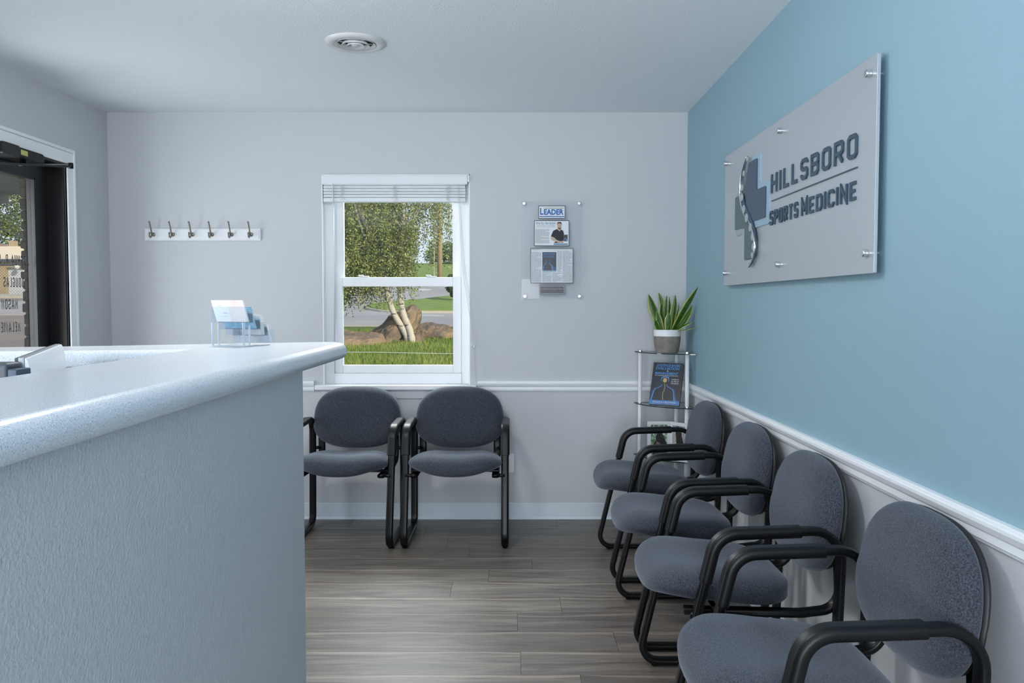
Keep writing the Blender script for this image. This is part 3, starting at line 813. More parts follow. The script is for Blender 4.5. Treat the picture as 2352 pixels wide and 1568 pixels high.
# ------------------------------------------------------------------ reception desk
desk = thing('reception_desk', 'tall reception desk with grey textured wall and pale speckled laminate top', 'reception desk', (-0.6, 0.6, 0))
HT = 1.205; CT = 0.042
def relo(bm, o): 
    for v in bm.verts: v.co -= o.location
    return bm
outl = [(-.428, -1.6), (-.428, 2.115), (-.455, 2.172), (-.50, 2.178), (-.98, 1.975), (-2.0, 1.66), (-2.0, 1.40), (-1.08, 1.722), (-.7255, 1.788), (-.7135, 1.15), (-.705, -1.6)]
bm = bmesh.new(); PZ = Plane((0, 0, 0), (1, 0, 0), (0, 1, 0)); flat_poly(bm, PZ, outl, HT - CT, HT)
obj('countertop', relo(bm, desk), M_LAM, desk, bevel=(.0195, 6))
bm = bmesh.new(); flat_poly(bm, PZ, [(-.455, -1.55), (-.455, 1.776), (-.62, 1.776), (-.62, -1.55)], 0, HT - CT)
obj('front_panel', relo(bm, desk), M_DESKWALL, desk, bevel=(.004, 2))
bm = bmesh.new(); flat_poly(bm, PZ, [(-.62, 1.776), (-.62, 1.93), (-2.0, 1.53), (-2.0, 1.42), (-1.08, 1.738), (-.74, 1.80)], 0, HT - CT)
obj('return_panel', relo(bm, desk), M_LAM, desk)
bm = bmesh.new(); flat_poly(bm, PZ, [(-.63, -1.5), (-.63, 1.775), (-.74, 1.79), (-1.08, 1.72), (-1.95, 1.42), (-1.95, 1.0), (-1.25, 1.0), (-1.25, -1.5)], .72, .75)
obj('work_surface', relo(bm, desk), M_LAM, desk, bevel=(.004, 2))

# monitor seen edge-on behind the counter
mon = thing('computer_monitor', 'light silver monitor seen edge-on from behind, standing behind the reception counter', 'monitor', (-.86, 1.47, .75))
def prism(quad_top, quad_bot):
    bm = bmesh.new(); loft(bm, [quad_bot, quad_top]); bmesh.ops.recalc_face_normals(bm, faces=bm.faces); return bm
n_, f_ = Vector((-.765, 1.255, 0)), Vector((-.950, 1.690, 0)); d_ = (f_ - n_).normalized(); sN = Vector((d_.y, -d_.x, 0))
def q4(z, w0, w1): return [n_ + sN * w0 + Vector((0, 0, z)), f_ + sN * w0 + Vector((0, 0, z)), f_ + sN * w1 + Vector((0, 0, z)), n_ + sN * w1 + Vector((0, 0, z))]
obj('screen', relo(prism(q4(1.2215, 0, .004), q4(.85, 0, .004)), mon), M_PLAQ, mon)
obj('bezel', relo(prism(q4(1.2225, .004, .013), q4(.848, .004, .013)), mon), M_DEVG, mon, bevel=(.001, 2))
bm = bmesh.new(); rr = []
for z, w in ((1.2215, .016), (1.21, .020), (1.17, .026), (1.10, .036), (1.0, .040), (.86, .030)): rr.append(q4(z, .013, w))
loft(bm, list(reversed(rr))); bmesh.ops.recalc_face_normals(bm, faces=bm.faces)
obj('back_cover', relo(bm, mon), M_DEVW, mon, bevel=(.003, 2))
bm = bmesh.new(); loft(bm, [[p + Vector((0, 0, dz)) for p in (n_ + d_ * .15 + sN * .02, f_ + sN * .02, f_ + sN * .0335, n_ + d_ * .15 + sN * .0335)] for dz in (1.172, 1.175)])
obj('seam', relo(bm, mon), M_PLAQ, mon)
bm = bmesh.new(); c = (n_ + f_) / 2 + sN * .045; box(bm, c.x - .02, c.x + .02, c.y - .02, c.y + .02, .75, 1.0); box(bm, c.x - .08, c.x + .08, c.y - .08, c.y + .08, .75, .758)
obj('stand', relo(bm, mon), M_DEVG, mon, bevel=(.002, 2))
ds = thing('desktop_terminal', 'charcoal box-shaped terminal with navy end beside the silver monitor behind the counter', 'computer', (-.9, 1.22, .75))
bm = bmesh.new(); loft(bm, [[(-1.15, 1.19, z), (-.752, 1.215 + .0, z), (-.752, 1.255, z), (-1.15, 1.23, z)] for z in (.76, 1.217)])
obj('housing', relo(bm, ds), M_DEVD, ds, bevel=(.006, 3))
obj('end_cover', relo(BX(-.751, -.737, 1.213, 1.25, .80, 1.208), ds), M_DEVN, ds, bevel=(.002, 2))
obj('stand', relo(BX(-1.0, -.85, 1.17, 1.27, .75, .762), ds), M_DEVD, ds, bevel=(.003, 2))

# ------------------------------------------------------------------ business card holder
e1 = Vector((.934, -.357, 0)); e2 = Vector((.357, .934, 0)); HO = Vector((-.718, 1.938, HT))
hold = thing('business_card_holder', 'clear acrylic four-tier business card holder near the end of the counter', 'card holder', HO)
def HP(a, b, c): return e1 * a + e2 * b + Vector((0, 0, c))
def hbox(bm, a0, a1, b0, b1, c0, c1, lean=0.0):
    r0 = [HP(a, b, c0) for a, b in ((a0, b0), (a1, b0), (a1, b1), (a0, b1))]
    r1 = [HP(a, b - lean, c1) for a, b in ((a0, b0), (a1, b0), (a1, b1), (a0, b1))]
    loft(bm, [r0, r1])
WH = .104; th = .0016
tiers = []
for i in range(4):
    b0 = .004 + i * .0262; z0 = .056 - i * .0160
    if i == 3: z0 = .006
    bm = bmesh.new(); w = .026; h = .036
    hbox(bm, 0, WH, b0, b0 + w, z0, z0 + th)                      # floor
    hbox(bm, 0, WH, b0, b0 + th, z0, z0 + h + .002)              # back
    hbox(bm, 0, WH, b0 + w - th, b0 + w, z0, z0 + h * .75)          # front
    hbox(bm, 0, th, b0, b0 + w, z0, z0 + h * .9); hbox(bm, WH - th, WH, b0, b0 + w, z0, z0 + h * .9)
    bmesh.ops.recalc_face_normals(bm, faces=bm.faces)
    obj('pocket', bm, C_HOLD, hold, bevel=(.0006, 1)); tiers.append((b0, z0))
for a in (.004, WH - .010):
    bm = bmesh.new(); hbox(bm, a, a + .002, .002, .010, 0.0, .057); hbox(bm, a, a + .002, .010, .100, 0.0, .002); hbox(bm, a, a + .002, .024, .030, 0.0, .050)
    bmesh.ops.recalc_face_normals(bm, faces=bm.faces); obj('leg', bm, C_ACE, hold, bevel=(.0005, 1))
def cards(label, tier, a0, a1, bt, n, mats, h=.051, lean=.020, extra=None, cat='business cards'):
    b0, z0 = tiers[tier]; o = thing('business_card_stack', label, cat, HO + HP(0, b0, z0), group='business cards in the clear holder')
    bm = bmesh.new()
    def hb(a0, a1, b_0, b_1, c0, c1, mi=0, lb=0.0):
        ln0 = lean * 1.0; 
        r0 = [HP(a, b + lean * .45, c0) for a, b in ((a0, b_0), (a1, b_0), (a1, b_1), (a0, b_1))]
        r1 = [HP(a, b - lean * .55, c1) for a, b in ((a0, b_0), (a1, b_0), (a1, b_1), (a0, b_1))]
        return r0, r1
    r0, r1 = hb(a0, a1, bt, bt + n, .002, .002 + h)
    loft(bm, [r0, r1]); bmesh.ops.recalc_face_normals(bm, faces=bm.faces)
    obj('stack', bm, mats[0], o)
    if len(mats) > 1:
        bm = bmesh.new(); r0, r1 = hb(a0 + (a1 - a0) * .48, a1, bt - .0006, bt - .0001, .002, .002 + h); loft(bm, [r0, r1]); bmesh.ops.recalc_face_normals(bm, faces=bm.faces)
        p = obj('printed_half', bm, mats[1], o); p['label'] = 'peach printed half'
        bm = bmesh.new()
        for c0, c1, x0, x1 in ((.022, .0235, .30, .44), (.0145, .0150, .18, .44), (.040, .041, .20, .30)):
            for seg in range(1):
                ra = [HP(a0 + (a1 - a0) * q, bt - .0008 + lean * .45 - lean * (c / h), c) for q, c in ((x0, c0), (x1, c0), (x1, c1), (x0, c1))]
                bm.faces.new([bm.verts.new(v) for v in ra])
        obj('print', bm, M_INKL, o)
    return o
cards('white and peach business cards in the highest, leftmost tier of the holder', 0, .006, .098, .007, .0035, [M_CARDW, M_CARDP])
cards('pale blue business cards in the second tier of the clear holder', 1, .008, .098, .007, .0040, [M_CARDB])
cards('thick upright stack of white cards in the third tier of the holder', 2, .050, .100, .004, .0130, [M_CUT], lean=.008, h=.048)
cards('slim slanted white cards in the lowest, rightmost tier of the holder', 3, .052, .100, .009, .0050, [M_CARDW], lean=.018, h=.045)

# ------------------------------------------------------------------ coat hook rack
rack = thing('coat_hook_rack', 'white wall board with six brushed nickel coat hooks left of the window', 'coat rack', (-1.848, YB, 1.719))
P = Plane((0, 0, 0), (1, 0, 0), (0, 0, 1))
bm = bmesh.new(); flat_poly(bm, P, rect(-.346, -.036, .346, .036), 0, .012); flat_poly(bm, P, rect(-.338, -.030, .338, .030), .012, .016)
obj('board', bm, M_WHITEP, rack, bevel=(.0025, 2))
for u in (-.331, -.007, .318):
    bm = bmesh.new(); tube(bm, [(u, -.0155, .0), (u, -.0185, .0)], .0065, 14); obj('screw_cap', bm, M_WHITEP, rack, smooth=False)
for i in range(6):
    u = -.292 + i * .1166
    bm = bmesh.new()
    bmesh.ops.create_uvsphere(bm, u_segments=16, v_segments=10, radius=.0125, matrix=Matrix.Translation((u, -.018, 0)) @ Matrix.Scale(.5, 4, (0, 1, 0)))
    tube(bm, [(u, -.016, 0), (u, -.030, -.002), (u, -.040, .004), (u, -.046, .018), (u, -.054, .040), (u, -.064, .058), (u, -.070, .066)], [.006, .0055, .005, .0045, .004, .004, .0045], 10)
    tube(bm, [(u, -.030, -.002), (u, -.044, -.012), (u, -.056, -.020), (u, -.066, -.018), (u, -.071, -.008), (u, -.069, .002)], [.0055, .005, .0045, .004, .004, .0045], 10)
    for p, rr_ in (((u, -.071, .068), .0062), ((u, -.069, .005), .0058)):
        bmesh.ops.create_uvsphere(bm, u_segments=12, v_segments=8, radius=rr_, matrix=Matrix.Translation(p))
    obj('hook', bm, M_NICKEL, rack, smooth=True)

# ------------------------------------------------------------------ article display on the back wall
disp = thing('article_display_panel', 'clear acrylic panel on steel standoffs holding framed newspaper clippings and a nameplate', 'display panel', (.235, YB, 1.626))
def DP(n=0): return Plane((-.235, -.030, -1.626), (1, 0, 0), (0, 0, 1))
P = DP()
bm = bmesh.new(); flat_poly(bm, P, rect(.0565, 1.336, .4135, 1.916), -.006, 0)
obj('acrylic_panel', bm, C_ACR, disp, bevel=(.001, 1))
for u, v in ((.072, 1.9008), (.3984, 1.9008), (.0827 - .006, 1.351), (.4083 - .006, 1.351)):
    bm = bmesh.new(); c0 = P.p(u, v, -.030); 
    tube(bm, [P.p(u, v, -.030), P.p(u, v, 0), P.p(u, v, .0003), P.p(u, v, .008), P.p(u, v, .010)], [.0075, .0075, .0095, .0095, .008], 20)
    obj('standoff', bm, M_CHROME, disp, bevel=(.0008, 2))
def plaque(name, label, u0, v0, u1, v1, inner=M_PAPER, b=.0035):
    o = obj(name, _q(P, u0, v0, u1, v1, 0, .004), M_PLAQ, disp, bevel=(.001, 1)); o['label'] = label
    bm = bmesh.new(); flat_poly(bm, P, rect(u0 + b, v0 + b, u1 - b, v1 - b), .004, .0045)
    obj('print_sheet', bm, inner, o); return o
def _q(P, u0, v0, u1, v1, a, b):
    bm = bmesh.new(); flat_poly(bm, P, rect(u0, v0, u1, v1), a, b); return bm
N0 = .0047
pl = plaque('masthead_plaque', 'small framed blue newspaper masthead', .1568, 1.8113, .3165, 1.888)
x0, x1 = .1665, .307
obj('olive_strip', _q(P, .190, 1.8715, x1, 1.8755, .0045, N0), M_INKOL, pl)
text_mesh('masthead_text', 'L', P, .1665, 1.8345, .186, 1.8735, N0, m=M_INKBLUE, parent=pl, bold=.03)
text_mesh('masthead_text', 'EADER', P, .1895, 1.8345, .306, 1.8675, N0, m=M_INKBLUE, parent=pl, bold=.035)
text_mesh('tagline', 'There is nothing more powerful than truth', P, .194, 1.8275, .280, 1.8325, N0, m=M_INKTEAL, parent=pl)
obj('blue_strip', _q(P, .1625, 1.8205, .311, 1.8255, .0045, N0), M_INKBLUE, pl)
pl = plaque('article_plaque', 'framed article with a person in a black shirt holding a book', .1312, 1.6499, .3401, 1.8011)
text_mesh('headline_text', 'One for the books', P, .141, 1.778, .260, 1.7925, N0, m=M_INKTEAL, parent=pl, bold=.01)
text_mesh('subheading_text', "Local chiropractor's publication", P, .148, 1.7685, .256, 1.7755, N0, m=M_INK, parent=pl)
text_mesh('subheading_text', 'used in colleges around the world', P, .144, 1.7595, .258, 1.7660, N0, m=M_INK, parent=pl)
obj('column_text', text_lines(P, .1385, 1.666, .222, 1.750, 22, N0, 3), M_INKL, pl)
U = lambda pts: [(.1312 + x / 1568 * .2089 * 1.0, 0) for x in pts]
def art(px, py): return (.1312 + (px - 313) / (1208 - 313) * .2089, 1.8011 - (py - 512) / (1170 - 512) * .1512)
def artpoly(name, pts, n, m, parent): 
    bm = bmesh.new(); flat_poly(bm, P, [art(*q) for q in pts], .0045, n); return obj(name, bm, m, parent)
artpoly('printed_arm', [(745, 925), (740, 990), (790, 1035), (900, 1075), (1000, 1090), (1055, 1080), (1040, 1040), (930, 1040), (860, 1005), (830, 960)], N0, M_SKIN, pl)
artpoly('printed_shirt', [(890, 735), (800, 780), (742, 918), (835, 960), (870, 1005), (930, 1035), (825, 1075), (830, 1092), (1050, 1092), (1060, 1000), (1075, 850), (1055, 780), (1000, 745), (970, 790)], N0 + .0001, M_SCRUB, pl)
artpoly('printed_arm', [(890, 1025), (1000, 1050), (1060, 1030), (1066, 1070), (1000, 1090), (900, 1078)], N0 + .0002, M_SKIN, pl)
artpoly('printed_face', [(900, 600), (905, 690), (925, 740), (960, 752), (995, 735), (1012, 690), (1018, 600), (1000, 575), (920, 575)], N0 + .0002, M_SKIN, pl)
artpoly('printed_neck', [(915, 700), (900, 740), (968, 795), (1000, 745), (990, 700)], N0 + .00015, M_SKIN, pl)
artpoly('printed_hair', [(898, 640), (900, 580), (930, 552), (990, 552), (1020, 585), (1020, 630), (1010, 600), (985, 590), (925, 590), (908, 605)], N0 + .0003, M_HAIR, pl)
artpoly('printed_beard', [(915, 690), (935, 730), (960, 750), (990, 735), (1005, 695), (985, 700), (970, 690), (945, 695)], N0 + .0003, M_HAIR, pl)
artpoly('printed_mouth', [(945, 700), (980, 700), (975, 708), (950, 708)], N0 + .0004, M_WTXT, pl)
for ex in (928, 975): artpoly('printed_eye', [(ex, 640), (ex + 18, 640), (ex + 18, 647), (ex, 647)], N0 + .0003, M_HAIR, pl)
artpoly('printed_nose', [(950, 650), (960, 650), (968, 680), (946, 680)], N0 + .0003, mat('printed_skin_shade', srgb(176, 146, 126), .6, bump=(200, .02, .0002)), pl)
artpoly('printed_book', [(1060, 880), (1168, 880), (1168, 1052), (1060, 1045)], N0 + .0003, M_COVER, pl)
artpoly('printed_glow', [(1075, 1040), (1080, 990), (1110, 960), (1150, 1000), (1160, 1045)], N0 + .0004, M_GLOWB, pl)
artpoly('printed_figure', [(1075, 1045), (1085, 1000), (1105, 975), (1130, 1000), (1138, 1045)], N0 + .0005, M_COVER, pl)
artpoly('caption_strip', [(812, 1108), (1172, 1108), (1172, 1138), (812, 1138)], N0, M_INKTEAL, pl)
pl = plaque('article_plaque', 'largest framed article with a blue book cover in its middle', .1108, 1.4288, .3641, 1.6371)
text_mesh('headline_text', 'Chiropractor:', P, .118, 1.6245, .173, 1.6325, N0, m=M_INK, parent=pl, bold=.02)
text_mesh('subheading_text', 'Doctor spent about three years gathering research, writing', P, .178, 1.6240, .357, 1.6315, N0, m=M_INK, parent=pl)
bmall = None
for (a, b, c, d, rws, sd) in ((.118, 1.436, .1745, 1.615, 44, 1), (.270, 1.495, .2985, 1.620, 31, 2), (.302, 1.436, .3575, 1.620, 45, 3), (.181, 1.436, .236, 1.490, 13, 4), (.241, 1.436, .2985, 1.492, 13, 5)):
    obj('column_text', text_lines(P, a, b, c, d, rws, N0, sd), M_INKL, pl)
def art3(px, py): return (.1108 + (px - 215) / (1308 - 215) * .2533, 1.6371 - (py - 105) / (1005 - 105) * .2083)
def ap3(name, pts, n, m):
    bm = bmesh.new(); flat_poly(bm, P, [art3(*q) for q in pts], .0045, n); return obj(name, bm, m, pl)
ap3('printed_cover', [(517, 205), (877, 205), (877, 680), (517, 680)], N0, M_COVER)
ap3('printed_glow', [(525, 680), (530, 560), (600, 470), (600, 400), (650, 365), (705, 400), (705, 470), (790, 560), (877, 600), (877, 680)], N0 + .0001, M_GLOWA)
ap3('printed_glow', [(535, 680), (545, 560), (620, 500), (690, 500), (760, 550), (790, 680)], N0 + .0002, M_GLOWB)
ap3('printed_figure', [(545, 680), (560, 550), (625, 505), (630, 460), (612, 410), (650, 375), (690, 410), (680, 470), (690, 505), (745, 550), (775, 680)], N0 + .0003, M_COVER)
ap3('caption_strip', [(517, 682), (877, 682), (877, 715), (517, 735)], N0, M_LBLUE)
for s, a, b in (('EVIDENCE-BASED', 225, 250), ('EVALUATION', 255, 285), ('MANAGEMENT', 310, 340)):
    q0 = art3(548, b); q1 = art3(838, a); text_mesh('title_text', s, P, q0[0], q0[1], q1[0], q1[1], N0 + .0003, m=M_TITLE, parent=pl)
pl = plaque('nameplate', 'black engraved nameplate at the foot of the panel', .1627, 1.3618, .3152, 1.4159, M_SILV, .002)
bm = bmesh.new(); flat_poly(bm, P, rect(.1680, 1.3670, .3100, 1.4107), .0045, N0); obj('black_field', bm, M_PLAQ, pl)
text_mesh('engraved_text', 'Dr. Joshua R. Browning, DC, FIAMA', P, .1745, 1.3895, .3045, 1.3980, N0 + .0002, m=M_SILV, parent=pl)
text_mesh('engraved_text', 'Evidence Based Musculoskeletal Authoring Textbook', P, .1745, 1.3790, .3045, 1.3845, N0 + .0002, m=M_INK, parent=pl)

# wall outlet
ot = thing('wall_outlet', 'white outlet cover low on the back wall beside the right-hand chair', 'outlet', (-.022, YB, .342))
P = Plane((0, 0, 0), (1, 0, 0), (0, 0, 1))
bm = bmesh.new(); flat_poly(bm, P, rrect(-.035, -.0575, .035, .0575, .004), 0, .006); obj('cover_plate', bm, M_TRIM, ot, bevel=(.0015, 2))
for v in (-.02, .02):
    bm = bmesh.new(); flat_poly(bm, P, rrect(-.017, v - .014, .017, v + .014, .006), .006, .0075); obj('socket', bm, M_WHITEP, ot)

# ------------------------------------------------------------------ wall sign
sign = thing('wall_sign', 'large frosted silver sign with cross logo and raised letters on the teal wall', 'sign', (XR, 3.117, 1.7))
P = Plane((-.030, 3.93 - 3.117, -1.7), (0, -1, 0), (0, 0, 1))
bm = bmesh.new(); flat_poly(bm, P, rrect(0, 1.392, 1.625, 2.004, .004, 2), -.010, 0)
obj('backing_panel', bm, M_SIGN, sign, bevel=(.0012, 2))
for u, v in ((.04, 1.966), (.04, 1.452), (.815, 1.957), (.815, 1.4555), (1.585, 1.956), (1.585, 1.4505)):
    bm = bmesh.new(); tube(bm, [P.p(u, v, -.030), P.p(u, v, 0), P.p(u, v, .0003), P.p(u, v, .014), P.p(u, v, .017)], [.008, .008, .0115, .0115, .0095], 20)
    obj('standoff', bm, M_CHROME, sign, bevel=(.001, 2))
for lb in stroke_text('HILLSBORO', P, .712, 1.736, 1.508, .073, .0125, 0, .006, .031): obj('letter', lb, M_SLATE, sign)
for lb in stroke_text('SPORTS', P, .700, 1.612, 1.016, .056, .0098, 0, .006, .0165): obj('letter', lb, M_SLATE, sign)
for lb in stroke_text('MEDICINE', P, 1.052, 1.612, 1.508, .056, .0098, 0, .006, .0200): obj('letter', lb, M_SLATE, sign)
obj('divider_line', _q(P, .715, 1.7045, 1.508, 1.7080, 0, .004), M_SLATE, sign)
# cross logo: two interlocking halves with pale edges
curve = [(.405, 1.935), (.345, 1.88), (.320, 1.82), (.325, 1.77), (.360, 1.715), (.420, 1.665), (.480, 1.62), (.520, 1.57), (.525, 1.53), (.500, 1.49), (.440, 1.462)]
def cross_half_ur(du, dv, g=0): return fillet2([(.42 + du, 1.905 + dv), (.535 + du, 1.905 + dv), (.535 + du, 1.775 + dv), (.655 + du, 1.775 + dv), (.655 + du, 1.650 + dv), (.47 + du, 1.650 + dv), (.40 + du, 1.70 + dv), (.36 + du, 1.80 + dv)])
def cross_half_ll(du, dv): return fillet2([(.210 + du, 1.785 + dv), (.325 + du, 1.785 + dv), (.36 + du, 1.69 + dv), (.44 + du, 1.63 + dv), (.50 + du, 1.59 + dv), (.50 + du, 1.50 + dv), (.365 + du, 1.495 + dv), (.365 + du, 1.638 + dv), (.210 + du, 1.638 + dv)])
def fillet2(pts): return [(q[0], q[1]) for q in fillet([(a, b, 0) for a, b in pts], .010, 3, closed=True)]
def logo(name, pts, a, b, m):
    bm = bmesh.new(); flat_poly(bm, P, pts, a, b); return obj(name, bm, m, sign)
logo('pale_blue_cross_edge', cross_half_ur(.035, .022), .0, .004, M_LBLUE)
logo('pale_blue_cross_foot', fillet2([(.47, 1.622), (.688, 1.622), (.688, 1.70), (.47, 1.70)]), .0, .0045, M_LBLUE)
logo('pale_grey_cross_edge', fillet2([(.215, 1.80), (.30, 1.80), (.30, 1.61), (.215, 1.61)]), .0, .004, M_LGREY)
logo('navy_cross_half', cross_half_ur(0, 0), .004, .009, M_NAVY)
logo('grey_green_cross_half', cross_half_ll(0, 0), .0045, .008, M_GREEN)
cc = [Vector((u, v, 0)) for u, v in curve]
def smoothc(c, n=6):
    out = []
    for i in range(len(c) - 1):
        p0 = c[max(i - 1, 0)]; p1 = c[i]; p2 = c[i + 1]; p3 = c[min(i + 2, len(c) - 1)]
        for k in range(n):
            t = k / n; out.append(0.5 * ((2 * p1) + (-p0 + p2) * t + (2 * p0 - 5 * p1 + 4 * p2 - p3) * t * t + (-p0 + 3 * p1 - 3 * p2 + p3) * t ** 3))
    out.append(c[-1]); return out
sc_ = smoothc(cc); n = len(sc_)
L_, Q_ = ribbon([(p.x, p.y) for p in sc_], 1.0)
wd = [.004 + .052 * math.sin(PI * min(1, i / (n - 1))) ** .8 for i in range(n)]
logo('dark_swoosh', [(sc_[i].x + (L_[i].x - sc_[i].x) * wd[i] * .55, sc_[i].y + (L_[i].y - sc_[i].y) * wd[i] * .55) for i in range(n)] + [(sc_[i].x - (L_[i].x - sc_[i].x) * wd[i] * .25, sc_[i].y - (L_[i].y - sc_[i].y) * wd[i] * .25) for i in reversed(range(n))], .009, .0115, M_NAVY)
bm = bmesh.new(); tube(bm, [P.p(sc_[i].x - .012, sc_[i].y, .013) for i in range(n // 2 + 2)], [.001 + .0045 * math.sin(PI * i / (n // 2 + 1)) for i in range(n // 2 + 2)], 8)
tube(bm, [P.p(sc_[i].x + .012, sc_[i].y, .013) for i in range(n // 2 - 4, n)], [.0012 + .0050 * math.sin(PI * k / (n - n // 2 + 3)) for k in range(n - n // 2 + 4)], 8)
obj('chrome_curve', bm, M_CHROME, sign, smooth=True)
for k in range(11):
    i = int(2 + k * (n - 6) / 10); s_ = .010 + .012 * math.sin(PI * (k + .5) / 11)
    u, v = sc_[i].x + .026 - .045 * (k / 10), sc_[i].y
    bm = bmesh.new(); flat_poly(bm, P, [(u + s_ * .95 * math.cos(a * PI / 8), v + s_ * .85 * math.sin(a * PI / 8)) for a in range(16)], .0115, .015)
    obj('vertebra_disc', bm, M_SIGN, sign, bevel=(.001, 1))

# ------------------------------------------------------------------ ceiling vent
vent = thing('ceiling_vent', 'round white louvred air diffuser in the ceiling above the window', 'vent', (-.681, 3.615, ZC))
bm = bmesh.new(); lathe(bm, [(.084, -.004), (.094, -.012), (.112, -.0135), (.126, -.008), (.132, 0.0)], 48)
bm.faces.ensure_lookup_table()
for f in [f for f in bm.faces if len(f.verts) > 10]: bm.faces.remove(f)
obj('rim', bm, M_VENT, vent, smooth=True)
for r0, r1, zt_, zb in ((.088, .076, -.010, -.012), (.062, .050, -.011, -.016), (.040, .028, -.012, -.019)):
    bm = bmesh.new(); lathe(bm, [(r1, zt_ + .012), (r0, zb), (r0 - .0015, zb - .001), (r1 - .002, zt_ + .0115)], 48)
    for f in [f for f in bm.faces if len(f.verts) > 10]: bm.faces.remove(f)
    obj('louvre_ring', bm, M_VENT, vent, smooth=True)
bm = bmesh.new(); lathe(bm, [(.001, -.016), (.014, -.017), (.018, -.013), (.018, -.004), (.001, 0)], 32); obj('centre_knob', bm, M_VENT, vent, smooth=True)
bm = bmesh.new()
for a in range(6): 
    c, s = math.cos(a * PI / 3 + .3), math.sin(a * PI / 3 + .3); bar(bm, (c * .02, s * .02, -.003), (c * .088, s * .088, -.001), .003, .004)
obj('spokes', bm, M_VENT, vent)
bm = bmesh.new(); lathe(bm, [(.001, -.0005), (.088, -.0005), (.088, -.0012), (.001, -.0012)], 48); obj('duct_shade_disc', bm, M_DUCT, vent)  # flat dark disc stands in for the shade inside the duct

# assumed, unseen ceiling light just outside the top of the frame
cl = thing('assumed_ceiling_light', 'assumed round flush ceiling light in front of the air diffuser', 'ceiling light', (-.78, 2.42, ZC))
bm = bmesh.new(); lathe(bm, [(.19, 0), (.19, -.02), (.18, -.022)], 40); obj('base_ring', bm, M_CHROME, cl)
M_LAMP = bpy.data.materials.new('glowing_diffuser'); M_LAMP.use_nodes = True
pb = M_LAMP.node_tree.nodes['Principled BSDF']; pb.inputs['Emission Color'].default_value = (1, .96, .9, 1); pb.inputs['Emission Strength'].default_value = 50
bm = bmesh.new(); lathe(bm, [(.178, -.020), (.176, -.045), (.15, -.075), (.09, -.095), (.001, -.10)], 40); obj('diffuser', bm, M_LAMP, cl, smooth=True)

# ------------------------------------------------------------------ corner glass shelf
sh = thing('corner_shelf_unit', 'glass corner shelf unit with white poles in the far right corner', 'shelf', (1.0, 4.88, 0))
CS = Vector((1.036, 4.905)); RS = .300
arc = [(CS.x, CS.y)]
pl_, pr_, pb_ = (.762, 4.85), (1.000, 4.655), (.978, 4.845)
for k in range(17):
    a = R(180 + 90 * k / 16); rr_ = RS * (1 - .06 * math.sin(PI * k / 16)); arc.append((CS.x + rr_ * math.cos(a), CS.y + rr_ * math.sin(a)))
for z in (1.023, .715, .405, .095):
    bm = bmesh.new(); flat_poly(bm, PZ, arc, z - .006, z)
    for f in bm.faces:
        f.material_index = 0 if abs(f.normal.z) > .5 or len(f.verts) > 5 else 1
    obj('glass_shelf', relo(bm, sh), [C_SHELF, M_GLASSEDGE], sh)
for (x, y) in (pl_, pr_, pb_):
    bm = bmesh.new(); tube(bm, [(x, y, .0), (x, y, 1.017)], .0115, 20)
    obj('pole', relo(bm, sh), M_WHITEP, sh, smooth=True)
    bm = bmesh.new(); tube(bm, [(x, y, 1.0235), (x, y, 1.031), (x, y, 1.033)], [.011, .011, .009], 20)
    for z in (.715, .405, .095): tube(bm, [(x, y, z + .0003), (x, y, z + .005)], .0125, 16)
    obj('cap', relo(bm, sh), M_CHROME, sh, smooth=False)

# plant pot
pot = thing('potted_plant', 'snake plant with yellow-edged leaves in a white and grey ribbed pot', 'plant', (.905, 4.765, 1.023))
bm = bmesh.new(); prof = [(.058, 0), (.064, .003)]; mi = [0, 0]
nrib = 22
for k in range(nrib):
    t = k / (nrib - 1); z = .004 + t * .092; r_ = .064 + (.0775 - .064) * math.sin(t * PI / 2) ** .9; prof.append((r_ + (.0009 if k % 2 else -.0004), z)); mi.append(0)
mi[-1] = 1
prof += [(.0775, .099), (.0780, .132), (.0765, .134), (.0735, .132), (.0720, .11)]; mi += [1, 1, 1, 1, 1]
lathe(bm, prof, 48, (0, 0, 0), mi)
obj('pot', bm, [M_POTG, M_WHITEP], pot, smooth=True)
bm = bmesh.new(); lathe(bm, [(.072, .111), (.05, .116), (.001, .118)], 32); obj('soil', bm, M_SOIL, pot, smooth=True)
def leaf(base, tip, width, bend=(0, 0, 0), face=(0, -1, 0), fold=.35, mk=.16):
    b = Vector(base); t = Vector(tip); bd = Vector(bend); fc = Vector(face).normalized(); bm = bmesh.new(); rows = []
    n = 14
    for i in range(n + 1):
        s = i / n; c = b.lerp(t, s) + bd * math.sin(PI * s) ; d = ((t - b) + bd * PI * math.cos(PI * s)).normalized()
        w = width / 2 * (0.55 + .45 * math.sin(min(1, s * 1.5) * PI / 2)) * (1 - max(0, (s - .55) / .45) ** 2.1) + .0004
        side = d.cross(fc).normalized(); nrm = side.cross(d).normalized()
        rows.append([c + side * w * q + nrm * w * fold * (abs(q) ** 1.6) * -1 for q in (-1, -1 + mk * 2, -.35, 0, .35, 1 - mk * 2, 1)])
    vs = [[bm.verts.new(p) for p in r_] for r_ in rows]
    for i in range(n):
        for j in range(6):
            f = bm.faces.new((vs[i][j], vs[i][j + 1], vs[i + 1][j + 1], vs[i + 1][j])); f.material_index = 1 if j in (0, 5) else 0
    o = obj('leaf', bm, [M_LEAF, M_LEAFY], pot, smooth=True)
    so = o.modifiers.new('thick', 'SOLIDIFY'); so.thickness = .0016; so.offset = 0
    return o
